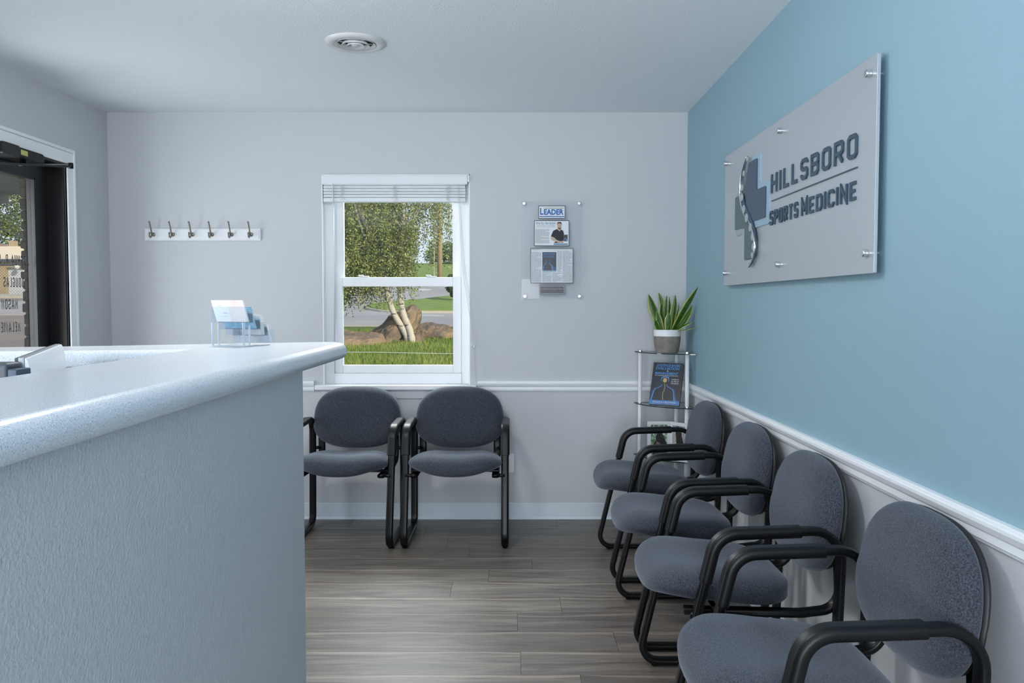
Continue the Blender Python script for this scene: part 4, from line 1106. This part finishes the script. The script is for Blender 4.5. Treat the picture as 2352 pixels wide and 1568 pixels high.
# tips are given relative to the pot base
def tp(px, row, dy=0):     # metres on the pot's own plane
    s = (4.765 + dy) / F_PX; return ((px - 1176) * s - .905, dy, 1.305 + (698 - row) * s - 1.023)
B = .112
leaf((-.03, -.005, B), tp(1489, 676), .050, (-.006, 0, .008), (.1, -1, .2))
leaf((-.02, .02, B), tp(1512, 672, .03), .036, (.012, 0, .020), (-.5, -1, .3))
leaf((-.005, .015, B), tp(1531, 678, .02), .026, (-.008, 0, 0))
leaf((.0, .03, B), tp(1537, 681, .03), .022, (.008, 0, 0), (.6, -1, 0))
leaf((.015, .01, B), tp(1551, 677, .01), .036, (.004, 0, 0))
leaf((.018, -.01, B), tp(1560, 694, -.02), .014, (.006, 0, -.006), (1, -1, 0))
leaf((.022, -.02, B), tp(1603, 658, -.20), .046, (-.006, 0, -.006), (.5, -1, -.2), fold=.25)
leaf((.03, -.015, B), tp(1590, 700, -.12), .040, (.006, 0, -.012), (-.5, -1, .3))
leaf((.028, -.03, B), tp(1591, 740, -.12), .030, (0, 0, .012), (0, -.6, 1))
leaf((.035, -.02, B), tp(1603, 751, -.17), .022, (0, 0, .006), (0, -.4, 1))
leaf((-.045, -.02, B), tp(1504, 733, -.05), .030, (-.002, 0, 0), (-.2, -1, 0))
leaf((-.028, -.035, B), tp(1508, 712, -.04), .036, (-.004, 0, 0), (-.6, -1, 0))
leaf((-.005, -.045, B), tp(1536, 717, -.06), .046, (0, -.004, .0), (0, -1, .2), fold=.2)
leaf((-.02, .0, B), tp(1518, 694, .0), .028, (-.004, 0, 0), (.5, -1, 0))
leaf((.03, .03, B), tp(1587, 676, -.05), .018, (.004, 0, -.01), (0, -1, 0))

# book on the second shelf, leaning back on a clear stand
bk = thing('display_book', 'dark blue textbook with glowing human figure leaning on the second shelf', 'book', (.87, 4.70, .716))
Ub = Vector((.155, -.075, -.001)); Vb = Vector((.052, .085, .236)); Ub.normalize(); Vb = (Vb - Ub * Vb.dot(Ub)).normalized()
Nb = Ub.cross(Vb)
PB = Plane(Vector((-.078, .012, .012)), Ub, Vb)
WB, HB, TB = .176, .254, .022
bm = bmesh.new(); flat_poly(bm, PB, rect(0.002, .003, WB - .004, HB - .003), -TB + .001, -.001); obj('pages', bm, M_CARDW, bk)
bm = bmesh.new(); flat_poly(bm, PB, rect(0, 0, WB, HB), -.001, 0); flat_poly(bm, PB, rect(0, 0, WB, HB), -TB, -TB + .001); flat_poly(bm, PB, rect(-.001, 0, 0.0005, HB), -TB, 0)
obj('cover', bm, M_COVER, bk)
def bp_(name, pts, n, m): 
    bm = bmesh.new(); flat_poly(bm, PB, pts, 0, n); return obj(name, bm, m, bk)
def fig(s, n=24): return s
bp_('printed_band', rect(0, 0, WB, .026), .0004, M_BOOKBAND)
body = [(.012, .026), (.022, .085), (.030, .105), (.060, .122), (.066, .135), (.056, .155), (.060, .180), (.078, .190), (.096, .180), (.100, .156), (.090, .136), (.094, .122), (.126, .105), (.134, .085), (.142, .026)]
body = [(x, .026 + (y - .026) * .86) for x, y in body]; cxb, cyb = .078, .09
def grow(pts, k, d): return [(min(WB - .001, max(.001, cxb + (x - cxb) * k)), min(.172, max(.0262, cyb + (y - cyb) * k + d))) for x, y in pts]
bp_('printed_halo', grow(body, 1.26, .0), .0003, M_GLOWA)
bp_('printed_halo', grow(body, 1.09, .0), .0004, M_GLOWB)
bp_('printed_figure', body, .0005, M_COVER)
for k in range(13):
    v = .030 + k * .0076; u = .078 - .004 * math.sin(k * .5); bp_('printed_vertebra', rect(u - .0022, v, u + .0022, v + .005), .0006, M_BONE)
bp_('printed_skull', [(.078 + .012 * math.cos(a * PI / 6), .147 + .014 * math.sin(a * PI / 6)) for a in range(12)], .0006, M_BONE)
text_mesh('title_text', 'EVIDENCE-BASED', PB, .020, .231, .160, .246, .0005, m=M_TITLE, parent=bk, shear=.15, bold=.015)
text_mesh('title_text', 'EVALUATION', PB, .016, .211, .156, .228, .0005, m=M_TITLE, parent=bk, shear=.15, bold=.02)
text_mesh('title_text', '&', PB, .084, .200, .092, .2085, .0005, m=M_WTXT, parent=bk)
text_mesh('title_text', 'MANAGEMENT', PB, .014, .181, .152, .197, .0007, m=M_TITLE, parent=bk, shear=.15, bold=.02)
text_mesh('subtitle_text', 'OF COMMON SPINE CONDITIONS', PB, .016, .173, .152, .178, .0007, m=M_WTXT, parent=bk)
for i, s in enumerate(('A Guide for', 'the Manual', 'Practitioner')): text_mesh('subtitle_text', s, PB, .116, .150 - i * .012, .160, .158 - i * .012, .0007, m=M_WTXT, parent=bk, shear=.2)
text_mesh('author_text', 'JOSHUA R. S. BROWNING', PB, .020, .008, .156, .019, .0006, m=M_WTXT, parent=bk)
bs_ = thing('book_stand', 'small clear acrylic easel under the leaning book', 'book stand', (.87, 4.70, .716))
bm = bmesh.new(); flat_poly(bm, PB, rect(.02, -.004, WB - .02, .0), -.045, .022); flat_poly(bm, PB, rect(.02, -.004, WB - .02, .012), .018, .022); flat_poly(bm, PB, rect(.03, 0, WB - .03, .15), -TB - .004, -TB - .001)
obj('easel', bm, C_HOLD, bs_)
bm = bmesh.new(); tube(bm, [Vector((-.04, .06, .002)), Vector((-.04, .055, .05))], .003, 8); tube(bm, [Vector((.08, .02, .002)), Vector((.07, .0, .05))], .003, 8); obj('prop', bm, C_HOLD, bs_)

# folding photo frame on the third shelf
fr = thing('photo_frame', 'white hinged double photo frame with dog pictures on the third shelf', 'photo frame', (.86, 4.74, .405))
def frame_leaf(P, w, h, name='frame_leaf'):
    bm = bmesh.new(); b = .020; bt = .026
    for q in (rect(0, 0, b, h), rect(w - b, 0, w, h), rect(b, 0, w - b, bt), rect(b, h - b, w - b, h)): flat_poly(bm, P, q, 0, .012)
    o = obj(name, bm, M_WHITEP, fr, bevel=(.0015, 2))
    return o, (b, bt, w - b, h - b)
M_PHG = mat('photo_garden_green', srgb(92, 128, 84), 0.5, var=(60, srgb(176, 200, 186), 0.45, 0.6))
M_PHD = mat('photo_black_fur', srgb(28, 28, 32), 0.5, var=(50, srgb(62, 60, 64), 0.5, 0.75))
M_PHS = mat('photo_pale_path', srgb(190, 186, 184), 0.5, var=(40, srgb(160, 158, 158), 0.4, 0.6))
M_PHB = mat('photo_muzzle_tan', srgb(140, 110, 100), 0.5, bump=(100, .02, .0002))
PA = Plane((-.076, -.030, .001), (1, -.04, 0), (0, 0, 1)); lf, (a, b, c, d) = frame_leaf(PA, .134, .222)
def ph(P, pts, n, m, par, nm): 
    bm = bmesh.new(); flat_poly(bm, P, pts, .003, n); return obj(nm, bm, m, par)
ph(PA, rect(a, b, c, d), .004, M_PHG, lf, 'photograph')
for k in range(3): ph(PA, rect(a + .012 + k * .03, d - .06, a + .020 + k * .03, d), .0045, M_WTXT, lf, 'printed_post')
ph(PA, [(a + .012, b), (a + .014, b + .06), (a + .03, b + .085), (a + .028, b + .110), (a + .045, b + .13), (a + .065, b + .125), (a + .078, b + .10), (a + .090, b + .07), (a + .092, b)], .005, M_PHD, lf, 'printed_dog')
ph(PA, [(a + .028, b + .06), (a + .05, b + .05), (a + .058, b + .058), (a + .045, b + .075), (a + .034, b + .078)], .0055, M_PHB, lf, 'printed_muzzle')
h0 = PA.p(.1365, 0, 0); PBF = Plane(h0, (.080, -.105, 0), (0, 0, 1)); lf2, (a, b, c, d) = frame_leaf(PBF, .134, .222)
ph(PBF, rect(a, b, c, d), .004, M_PHS, lf2, 'photograph')
ph(PBF, [(a + .03, b + .035), (a + .025, b + .08), (a + .02, b + .125), (a + .014, b + .165), (a + .035, b + .175), (a + .06, b + .165), (a + .064, b + .12), (a + .08, b + .07), (a + .078, b + .02), (a + .068, b + .055), (a + .045, b + .05)], .005, M_PHD, lf2, 'printed_dog')
bm = bmesh.new(); tube(bm, [PA.p(.1352, .04, .003), PA.p(.1352, .19, .003)], .0022, 8); obj('hinge', bm, M_CHROME, fr)

# ================================================================== outside
WT = [(5, .50), (9.8, .563), (16, .5638), (22, .6963), (28, .9477), (36, 1.3624), (45, 2.3321), (60, 3.5329), (90, 5.7425), (160, 6.4)]
DT = [(5, -.10), (10, .10), (16, .5211), (26, 1.2774), (30, 1.4325), (36, 1.6492), (45, 1.74), (160, 3.0)]
def interp(T, y):
    if y <= T[0][0]: return T[0][1]
    for (a, b), (c, d) in zip(T, T[1:]):
        if y <= c: return b + (d - b) * (y - a) / (c - a)
    return T[-1][1]
def ground(x, y):
    if y < 4.9: 
        return -.12
    r_ = min(1, max(0, (-x / max(y, 1) - .28) / .20)); r_ = r_ * r_ * (3 - 2 * r_)
    return interp(WT, y) * (1 - r_) + interp(DT, y) * r_
def drape(poly, dz, thick=.25, ystep=2.0, xstep=1.5):
    bm = bmesh.new(); bm.faces.new([bm.verts.new((x, y, 0)) for x, y in poly])
    ys = [p[1] for p in poly]; xs = [p[0] for p in poly]
    for T in (WT, DT):
        for (a, b) in T:
            if min(ys) < a < max(ys): bmesh.ops.bisect_plane(bm, geom=bm.verts[:] + bm.edges[:] + bm.faces[:], plane_co=(0, a, 0), plane_no=(0, 1, 0))
    y = min(ys) + ystep
    while y < max(ys): bmesh.ops.bisect_plane(bm, geom=bm.verts[:] + bm.edges[:] + bm.faces[:], plane_co=(0, y, 0), plane_no=(0, 1, 0)); y += ystep
    if xstep:
        x = min(xs) + xstep
        while x < max(xs): bmesh.ops.bisect_plane(bm, geom=bm.verts[:] + bm.edges[:] + bm.faces[:], plane_co=(x, 0, 0), plane_no=(1, 0, 0)); x += xstep
    for v in bm.verts: v.co.z = ground(v.co.x, v.co.y) + dz
    bmesh.ops.recalc_face_normals(bm, faces=bm.faces)
    if sum(f.normal.z for f in bm.faces) < 0: bmesh.ops.reverse_faces(bm, faces=bm.faces)
    if thick:
        r_ = bmesh.ops.extrude_face_region(bm, geom=bm.faces[:]); 
        for v in [g for g in r_['geom'] if isinstance(g, bmesh.types.BMVert)]: v.co.z -= thick
        bmesh.ops.recalc_face_normals(bm, faces=bm.faces)
    return bm
# base lawn
bm = bmesh.new(); xs = [-90 + i * 2.0 for i in range(66)]; ys = sorted(set([YB + TH] + [5.5 + i * .75 for i in range(60)] + [52 + i * 4 for i in range(28)]))
vg = [[bm.verts.new((x, y, ground(x, y) + (.02 * noise.noise(Vector((x, y, 0))) if y > 6 else 0))) for x in xs] for y in ys]
for i in range(len(ys) - 1):
    for j in range(len(xs) - 1): bm.faces.new((vg[i][j], vg[i][j + 1], vg[i + 1][j + 1], vg[i + 1][j]))
struct('lawn', bm, M_GRASS, smooth=True)
# near lawn detail: tufts of blades
bm = bmesh.new(); rnd = random.Random(11)
for k in range(16000):
    y = 8.8 + (rnd.random() ** 1.2) * 11.5; x = rnd.uniform(-.27, -.04) * y; z = ground(x, y)
    h = rnd.uniform(.03, .085); w = .008; a = rnd.uniform(0, PI); lx, ly = rnd.uniform(-.03, .03), rnd.uniform(-.03, .03)
    v = [bm.verts.new((x - w * math.cos(a), y - w * math.sin(a), z - .02)), bm.verts.new((x + w * math.cos(a), y + w * math.sin(a), z - .02)), bm.verts.new((x + lx, y + ly, z + h))]
    bm.faces.new(v)
M_BLADE = mat('grass_blade', srgb(104, 130, 52), 0.8, var=(2.2, srgb(152, 160, 84), 0.4, 0.65))
tag(obj('grass_tufts', bm, M_BLADE), 'short green grass blades covering the lawn outside the window', 'grass', kind='stuff')
road = struct('road', drape([(-16, 22.0), (6, 22.0), (8, 46), (-20, 46)], .05), M_ROAD)
struct('parking_lot', drape([(-3.0, YB + TH + .02), (-5.5, 9), (-9, 20), (-13, 32), (-60, 32), (-60, 5.1)], .03, xstep=2), M_LOT)
struct('pavement', drape([(-14, 32.2), (-60, 32.2), (-60, 39.8), (-16, 39.8)], .10, .1, xstep=3), M_CURB)
isl = [(3, 28.24), (3, 40.5), (-1.0, 39.6), (-2.38, 38.5), (-3.65, 36.94), (-4.16, 36.2), (-4.75, 35.5), (-5.15, 34.6), (-5.5, 33.2), (-5.56, 31.9), (-5.46, 30.9), (-5.1, 29.9), (-4.55, 28.9), (-3.77, 28.3)]
struct('grass_island', drape(isl, .14, .12), M_ISLE)
def offs(poly, k):
    c = Vector((sum(p[0] for p in poly) / len(poly), sum(p[1] for p in poly) / len(poly)))
    return [((p[0] - c.x) * k[0] + c.x, (p[1] - c.y) * k[1] + c.y) for p in poly]
struct('curb', drape(offs(isl, (1.045, 1.05)), .11, .09), M_CURB)
struct('grass_verge', drape([(-20, 43.6), (-8.7, 43.6), (-8.9, 46), (-20, 46)], .2, .15), M_ISLE)
struct('road_marking', drape([(-3.2, 26.55), (-2.2, 26.1), (-2.2, 26.3), (-3.2, 26.75)], .06), M_MARK)
for i, pg in enumerate(([(-4.95, 41.7), (-4.5, 41.1), (-4.5, 41.5), (-4.15, 41.5), (-4.15, 41.9), (-4.5, 41.9), (-4.5, 42.3)], [(-5.6, 40.1), (-5.1, 39.6), (-5.1, 40.3), (-5.6, 40.6)])):
    struct('road_arrow', drape(pg, .065), M_MARK)

struct('hillside', drape([(-40, 50), (30, 50), (40, 90), (-60, 90)], .03), M_ISLE)
# boulders
def boulder(label, pts, cuts=3, amp=.05, seed=0, name='boulder'):
    bm = bmesh.new()
    for p in pts: bm.verts.new(p)
    r_ = bmesh.ops.convex_hull(bm, input=bm.verts[:])
    for g in r_['geom_interior']:
        if isinstance(g, bmesh.types.BMVert): bm.verts.remove(g)
    bmesh.ops.triangulate(bm, faces=bm.faces[:])
    for _ in range(cuts): bmesh.ops.subdivide_edges(bm, edges=bm.edges[:], cuts=1, use_grid_fill=True, smooth=.18 if _ == 0 else .05)
    bm.normal_update(); sd = Vector((seed * 7.1, seed * 3.3, seed))
    for v in bm.verts:
        p = v.co * 1.0
        v.co += v.normal * (amp * noise.noise(p * 3.2 + sd) + amp * .5 * noise.noise(p * 9 + sd) + .02 * abs(noise.noise(Vector((p.x * 2, p.y * 2, p.z * 22)) + sd)))
    return tag(obj(name, bm, M_ROCK), label, 'boulder', 'boulders around the birch trees')
boulder('large pointed boulder standing upright behind the birch trunks', [(-2.95, 16.6, .50), (-2.84, 16.5, .74), (-2.5, 15.75, .50), (-2.62, 16.1, .72), (-2.35, 16.2, 1.00), (-2.0, 16.4, 1.28), (-1.90, 16.6, 1.22), (-1.88, 16.9, 1.05), (-1.95, 16.3, .98), (-2.06, 16.1, .80), (-2.3, 15.8, .50), (-2.0, 16.9, .48), (-2.6, 17.2, .5), (-2.05, 17.1, 1.2)], amp=.04, seed=1)
boulder('long low brown boulder lying left of the birch trunks', [(-3.5, 14.2, .48), (-2.5, 14.6, .48), (-2.38, 14.9, .62), (-2.42, 15.3, .74), (-2.62, 15.2, .78), (-3.2, 15.2, .80), (-3.6, 15.0, .80), (-3.5, 14.3, .62), (-2.75, 14.5, .60), (-2.4, 15.6, .5), (-3.6, 15.8, .5)], amp=.04, seed=2)
boulder('flat tan boulder lying right of the birch trunks', [(-2.15, 17.0, .52), (-1.25, 17.1, .52), (-1.22, 17.3, .72), (-1.35, 17.6, .82), (-1.72, 17.7, .90), (-2.1, 17.6, .84), (-2.2, 17.2, .78), (-1.5, 16.95, .66), (-1.7, 18, .5), (-1.3, 17.9, .5), (-2.1, 18, .5)], amp=.04, seed=3)
boulder('small boulder at the foot of the birch trunks', [(-2.2, 15.9, .50), (-1.75, 15.9, .50), (-1.8, 16.0, .72), (-2.05, 16.1, .74), (-2.0, 16.3, .5), (-1.72, 16.2, .5)], cuts=2, amp=.03, seed=4)

# birch trees
def bark():
    m = bpy.data.materials.new('striped_birch_bark'); m.use_nodes = True; n = m.node_tree.nodes; l = m.node_tree.links; b = n['Principled BSDF']; b.inputs['Roughness'].default_value = .85
    t = n.new('ShaderNodeTexCoord'); mp = n.new('ShaderNodeMapping'); mp.inputs['Scale'].default_value = (3, 3, 14); z = n.new('ShaderNodeTexNoise'); z.inputs['Scale'].default_value = 1.6; z.inputs['Detail'].default_value = 4
    l.new(t.outputs['Object'], mp.inputs[0]); l.new(mp.outputs[0], z.inputs['Vector'])
    c = n.new('ShaderNodeValToRGB'); e = c.color_ramp.elements; e[0].position = .34; e[0].color = srgb(60, 54, 50); e[1].position = .42; e[1].color = srgb(206, 196, 180)
    l.new(z.outputs['Fac'], c.inputs[0]); l.new(c.outputs[0], b.inputs['Base Color']); return m
M_BARK = bark()
def leaves(bm, c, n, size, rnd):
    for _ in range(n):
        p = Vector(c) + Vector((rnd.gauss(0, .035), rnd.gauss(0, .035), rnd.gauss(0, .03)))
        a = Vector((rnd.uniform(-1, 1), rnd.uniform(-1, 1), rnd.uniform(-1, .4))).normalized(); b = a.cross(Vector((rnd.uniform(-1, 1), rnd.uniform(-1, 1), rnd.uniform(-1, 1)))).normalized()
        s = size * rnd.uniform(.7, 1.25)
        v = [bm.verts.new(q) for q in (p, p + a * s * .45 + b * s * .36, p + a * s, p + a * s * .45 - b * s * .36)]
        f = bm.faces.new(v); f.material_index = 0 if rnd.random() < .55 else 1
def birch(label, trunk, rad, strands, seed, branches):
    rnd = random.Random(seed); base = Vector(trunk[0]); o = thing('birch_tree', label, 'tree', base, group='two leaning birches outside the window')
    t = [Vector(p) - base for p in trunk]; t = smoothc(t, 5); n = len(t)
    bm = bmesh.new(); tube(bm, t, [rad * (1.25 - .75 * i / n) * (1 + .06 * rnd.uniform(-1, 1)) for i in range(n)], 12); obj('trunk', bm, M_BARK, o, smooth=True)
    for b in branches:
        bm = bmesh.new(); p = smoothc([Vector(q) - base for q in b[:-1]], 4); tube(bm, p, [b[-1] * (1 - .7 * i / len(p)) for i in range(len(p))], 7); obj('branch', bm, M_BARK, o, smooth=True)
    bm = bmesh.new(); tw = bmesh.new()
    for (x0, x1, y0, y1, z0, z1, cnt, l0, l1) in strands:
        for _ in range(cnt):
            x, y, z = rnd.uniform(x0, x1), rnd.uniform(y0, y1), rnd.uniform(z0, z1); L = rnd.uniform(l0, l1); k = int(L / .05) + 1; dx = rnd.uniform(-.12, .12)
            pts = []
            for i in range(k):
                s = i / k; q = Vector((x + dx * s + .02 * math.sin(s * 5), y, z - L * s)) - base; pts.append(q); leaves(bm, q, 3, .040, rnd)
            if k > 2 and _ % 3 == 0: tube(tw, pts[:: max(1, k // 4)] if len(pts[:: max(1, k // 4)]) > 1 else pts[:2], .003, 4)
    obj('foliage', bm, [M_LF1, M_LF2], o); obj('hanging_twigs', tw, M_TWIG, o)
    return o
birch('left birch with a trunk leaning to the upper left, full drooping crown', [(-1.98, 15.9, .50), (-2.10, 15.95, .78), (-2.30, 16, 1.10), (-2.42, 16, 1.45), (-2.48, 16, 1.80), (-2.58, 16, 2.2), (-2.78, 16, 2.7), (-3.0, 16, 3.3), (-3.1, 16, 4.2)], .055,
      [(-3.75, -2.15, 15.2, 17.6, 2.3, 4.4, 760, .4, .9), (-3.9, -2.6, 15.2, 17.2, 2.0, 2.6, 240, .3, .6), (-3.3, -2.45, 15.4, 16.6, 1.75, 2.3, 200, .3, .65), (-3.75, -3.2, 15.4, 16.6, 1.8, 2.2, 60, .6, 1.0), (-2.4, -1.9, 15.5, 16.5, 2.0, 3.0, 170, .25, .5)], 21,
      [((-2.5, 16, 1.9), (-2.8, 15.8, 2.5), (-3.0, 15.7, 3.2), (-3.1, 15.7, 3.9), .03), ((-2.6, 16, 2.3), (-2.9, 16.1, 2.5), (-3.2, 16.2, 3.0), .02), ((-2.55, 16, 2.1), (-2.4, 15.8, 2.5), (-2.3, 15.7, 3.0), .015), ((-2.45, 16, 1.6), (-2.7, 15.9, 1.75), (-2.85, 15.8, 1.6), .014)])
birch('right birch with a straighter trunk leaning slightly right at its foot', [(-1.92, 15.8, .50), (-1.98, 15.9, .78), (-2.12, 16, 1.10), (-2.18, 16, 1.45), (-2.19, 16, 1.80), (-2.16, 16, 2.3), (-2.13, 16, 2.9), (-2.05, 16, 3.6), (-2.0, 16, 4.6)], .055,
      [(-2.6, -1.85, 15.3, 16.8, 2.6, 4.3, 260, .4, .9), (-1.95, -1.45, 15.5, 16.6, 3.0, 4.2, 70, .5, 1.1), (-1.5, -1.05, 15.6, 16.4, 3.1, 4.0, 38, .5, 1.3), (-2.25, -1.85, 15.6, 16.4, 1.75, 2.1, 26, .3, .6)], 22,
      [((-2.16, 16, 2.3), (-1.95, 15.9, 2.8), (-1.6, 15.8, 3.5), .018), ((-2.13, 16, 2.7), (-2.3, 15.9, 3.1), (-2.4, 15.8, 3.6), .018)])

def blob_tree(name, label, cat, base, r, h0, h1, n, size, seed, mats, trunk=.2, group=None, clump=None):
    rnd = random.Random(seed); o = thing(name, label, cat, base, group=group); bm = bmesh.new()
    cl = [(rnd.uniform(-.7, .7), rnd.uniform(-.7, .7), rnd.random(), rnd.uniform(.3, .55)) for _ in range(clump or 14)]
    for _ in range(n):
        c = rnd.choice(cl); d = Vector((rnd.gauss(0, 1), rnd.gauss(0, 1), rnd.gauss(0, 1))).normalized() * c[3] * r * rnd.uniform(.75, 1.05)
        p = Vector((c[0] * r, c[1] * r, h0 + (h1 - h0) * (.15 + .7 * c[2]))) + Vector((d.x, d.y, d.z * .9))
        if p.z < h0: p.z = h0 + rnd.random() * .2
        a = Vector((rnd.uniform(-1, 1), rnd.uniform(-1, 1), rnd.uniform(-1, 1))).normalized(); b = a.orthogonal().normalized(); s = size * rnd.uniform(.6, 1.3)
        v = [bm.verts.new(q) for q in (p - a * s, p + b * s * .7, p + a * s, p - b * s * .7)]; f = bm.faces.new(v); f.material_index = rnd.randint(0, len(mats) - 1)
    obj('foliage', bm, mats, o)
    bm = bmesh.new(); tube(bm, [(0, 0, -.1), (0, 0, (h0 + h1) / 2)], [trunk, trunk * .5], 8); obj('trunk', bm, M_TWIG, o, smooth=True)
    return o
M_TD = mat('deep_green_leaf', srgb(58, 74, 40), 0.8, var=(1, srgb(76, 92, 50), 0.4, 0.6))
M_TM = mat('mid_green_leaf', srgb(104, 124, 52), 0.8, var=(1, srgb(124, 140, 62), 0.4, 0.6))
blob_tree('distant_tree', 'round grey-green tree on the far hillside beside the utility pole', 'tree', (-7.3, 88, 5.3), 1.75, .3, 2.6, 2600, .13, 5, [M_TREE, M_TREE], .15)
blob_tree('distant_tree', 'leafy hillside tree at the right edge of the window view', 'tree', (-3.9, 86, 5.2), 1.4, .3, 3.0, 2200, .13, 6, [M_TREE, M_TM], .15)
blob_tree('background_tree', 'dark tree filling the gaps behind the left birch crown', 'tree', (-9.4, 47.5, 2.5), 3.4, 2.4, 9.0, 12000, .16, 7, [M_TD, M_TM], .15)
blob_tree('shrub', 'dark clipped shrub at the right edge of the grass island', 'shrub', (-2.35, 35.5, 1.5), .42, .0, 1.15, 1800, .06, 8, [M_TD, M_TD], .04)
boulder('small dark boulder at the right edge of the lawn', [(-1.36, 18.6, .55), (-1.05, 18.6, .55), (-1.1, 18.7, .90), (-1.30, 18.8, .88), (-1.3, 19, .55), (-1.0, 19, .6)], cuts=2, amp=.03, seed=9)
up = thing('utility_pole', 'tall weathered wooden utility pole on the hillside', 'pole', (-4.4, 50, 2.6))
bm = bmesh.new(); tube(bm, [(0, 0, 0), (.0, 0, 12)], [.16, .12], 12); obj('pole', bm, M_POLE, up, smooth=True)
bm = bmesh.new(); tube(bm, [(-.35, 0, 0), (-.30, 0, 9)], .03, 6); obj('guy_wire', bm, M_CURB, up)
bm = bmesh.new(); bar(bm, (-1.2, 0, 10.8), (1.2, 0, 10.8), .12, .14); obj('crossarm', bm, M_POLE, up)
bm = bmesh.new(); tube(bm, [(-2.55, 11.6, ground(-2.55, 11.6) + .06), (-1.9, 11.5, .625), (-1.3, 11.4, .62), (-.4, 11.3, .61)], .005, 6)  # thin pale line on the lawn, modelled as a fine tube
tag(obj('pale_line', bm, M_MARK), 'thin pale line lying across the near lawn outside the window', 'line')

# porch and street seen through the door
pc = struct('porch_roof', BX(-5.7, XL - TH, 1.0, 9.0, 2.50, 2.62), M_SOFFIT)
struct('porch_beam', BX(-5.7, -5.5, 1.0, 9.0, 2.40, 2.50), M_SOFFIT)
bp2 = thing('brick_pillar', 'rough dark brick pillar just outside the glass entrance door', 'pillar', (-3.3, 6.06, -.1))
obj('core', BX(-.19, .19, -.19, .19, 0, 2.6), M_MORTAR, bp2)
rnd = random.Random(9); zc = .02; bmq = bmesh.new()
while zc < 2.55:
    hb_ = rnd.uniform(.066, .092)
    for s0, s1 in ((-.20, .0), (.0, .20)):
        e = rnd.uniform(-.008, .010)
        box(bmq, s0 - (e if s0 < -.1 else -.004), s1 + (e if s1 > .1 else -.004), -.205 - rnd.uniform(0, .012), .20, zc, zc + hb_ - .016)
    zc += hb_
o = obj('brickwork', bmq, M_BRICK, bp2, bevel=(.008, 2))
gz = 1.69
gar = thing('garage_building', 'cream single-storey garage building with pale overhead door across the street', 'building', (-26, 40, gz))
obj('wall', BX(-9, 7, .4, 6, -.3, 2.45), M_SIDING, gar)
obj('fascia', BX(-9.2, 7.2, -.1, 6.2, 1.80, 2.42), M_SIDING, gar)
obj('gutter', BX(-9.2, 7.2, -.2, -.1, 1.66, 1.79), M_INK, gar)
obj('lintel', BX(-9, 7, .1, .4, 1.40, 1.66), M_TANW, gar)
obj('block_pier', BX(-.2, 1.25, .05, .4, -.3, 1.40), M_TANW, gar)
bm = bmesh.new(); box(bm, 1.25, 4.6, .3, .38, -.2, 1.40)
for k in range(4): box(bm, 1.25, 4.6, .285, .3, -.15 + k * .39, .20 + k * .39)
obj('overhead_door', bm, M_GDOOR, gar)
bm = bmesh.new(); bmesh.ops.create_uvsphere(bm, u_segments=16, v_segments=10, radius=.12, matrix=Matrix.Translation((1.95, -.15, 1.42)))
o = obj('wall_lamp', bm, M_WHITEP, gar, smooth=True)
hs = thing('background_house', 'house with a brown hipped roof and chimney behind the garage', 'house', (-37.4, 52, 1.7))
bm = bmesh.new(); P4 = [(-5, -4, 3.2), (5, -4, 3.2), (5, 4, 3.2), (-5, 4, 3.2)]; vb = [bm.verts.new(p) for p in P4]; vt = [bm.verts.new(p) for p in ((-2, 0, 4.1), (2, 0, 4.1))]
bm.faces.new((vb[0], vb[1], vt[1], vt[0])); bm.faces.new((vb[2], vb[3], vt[0], vt[1])); bm.faces.new((vb[1], vb[2], vt[1])); bm.faces.new((vb[3], vb[0], vt[0])); bm.faces.new(vb[::-1])
obj('roof', bm, M_ROOF, hs); obj('wall', BX(-4.6, 4.6, -3.6, 3.6, -.2, 3.0), M_SIDING, hs); obj('chimney', BX(-1, -.5, -1, -.5, 3.5, 4.4), M_TANW, hs)
obj('chimney', BX(.25, .55, 2, 2.3, 2.4, 2.85), M_TANW, gar)
for i, (x, y, r_, h, lab) in enumerate(((-44, 66, 5, 13, 'tall leafy tree at the left edge of the door glass, behind the garage'), (-27.5, 72, 5, 13, 'dark leafy tree seen through the door glass beside the brick pillar'))):
    blob_tree('background_tree', lab, 'tree', (x, y, 1.8), r_, 2.0, h, 36000, .095, 30 + i, [M_TD, M_TM], .3)
fen = thing('chain_link_fence', 'dark chain-link fence in front of the garage across the street', 'fence', (-24, 37, 1.66))
bm = bmesh.new(); tube(bm, [(-5, 0, 1.42), (4, 0, 1.42)], .035, 6); obj('top_rail', bm, M_INK, fen)
for x in (-3.2, .35, .72, 3.0): bm = bmesh.new(); tube(bm, [(x, 0, 0), (x, 0, 1.42)], .045, 6); obj('post', bm, M_INK, fen)
bm = bmesh.new()
for k in range(-12, 75):
    x = -5 + k * .13
    for s in (1, -1): 
        a, b = (x, 0, .05), (x + s * 1.3, 0, 1.38)
        if -5.1 < a[0] < 4.1 and -5.1 < b[0] < 4.1: tube(bm, [a, b], .005, 3)
obj('mesh', bm, M_INK, fen)
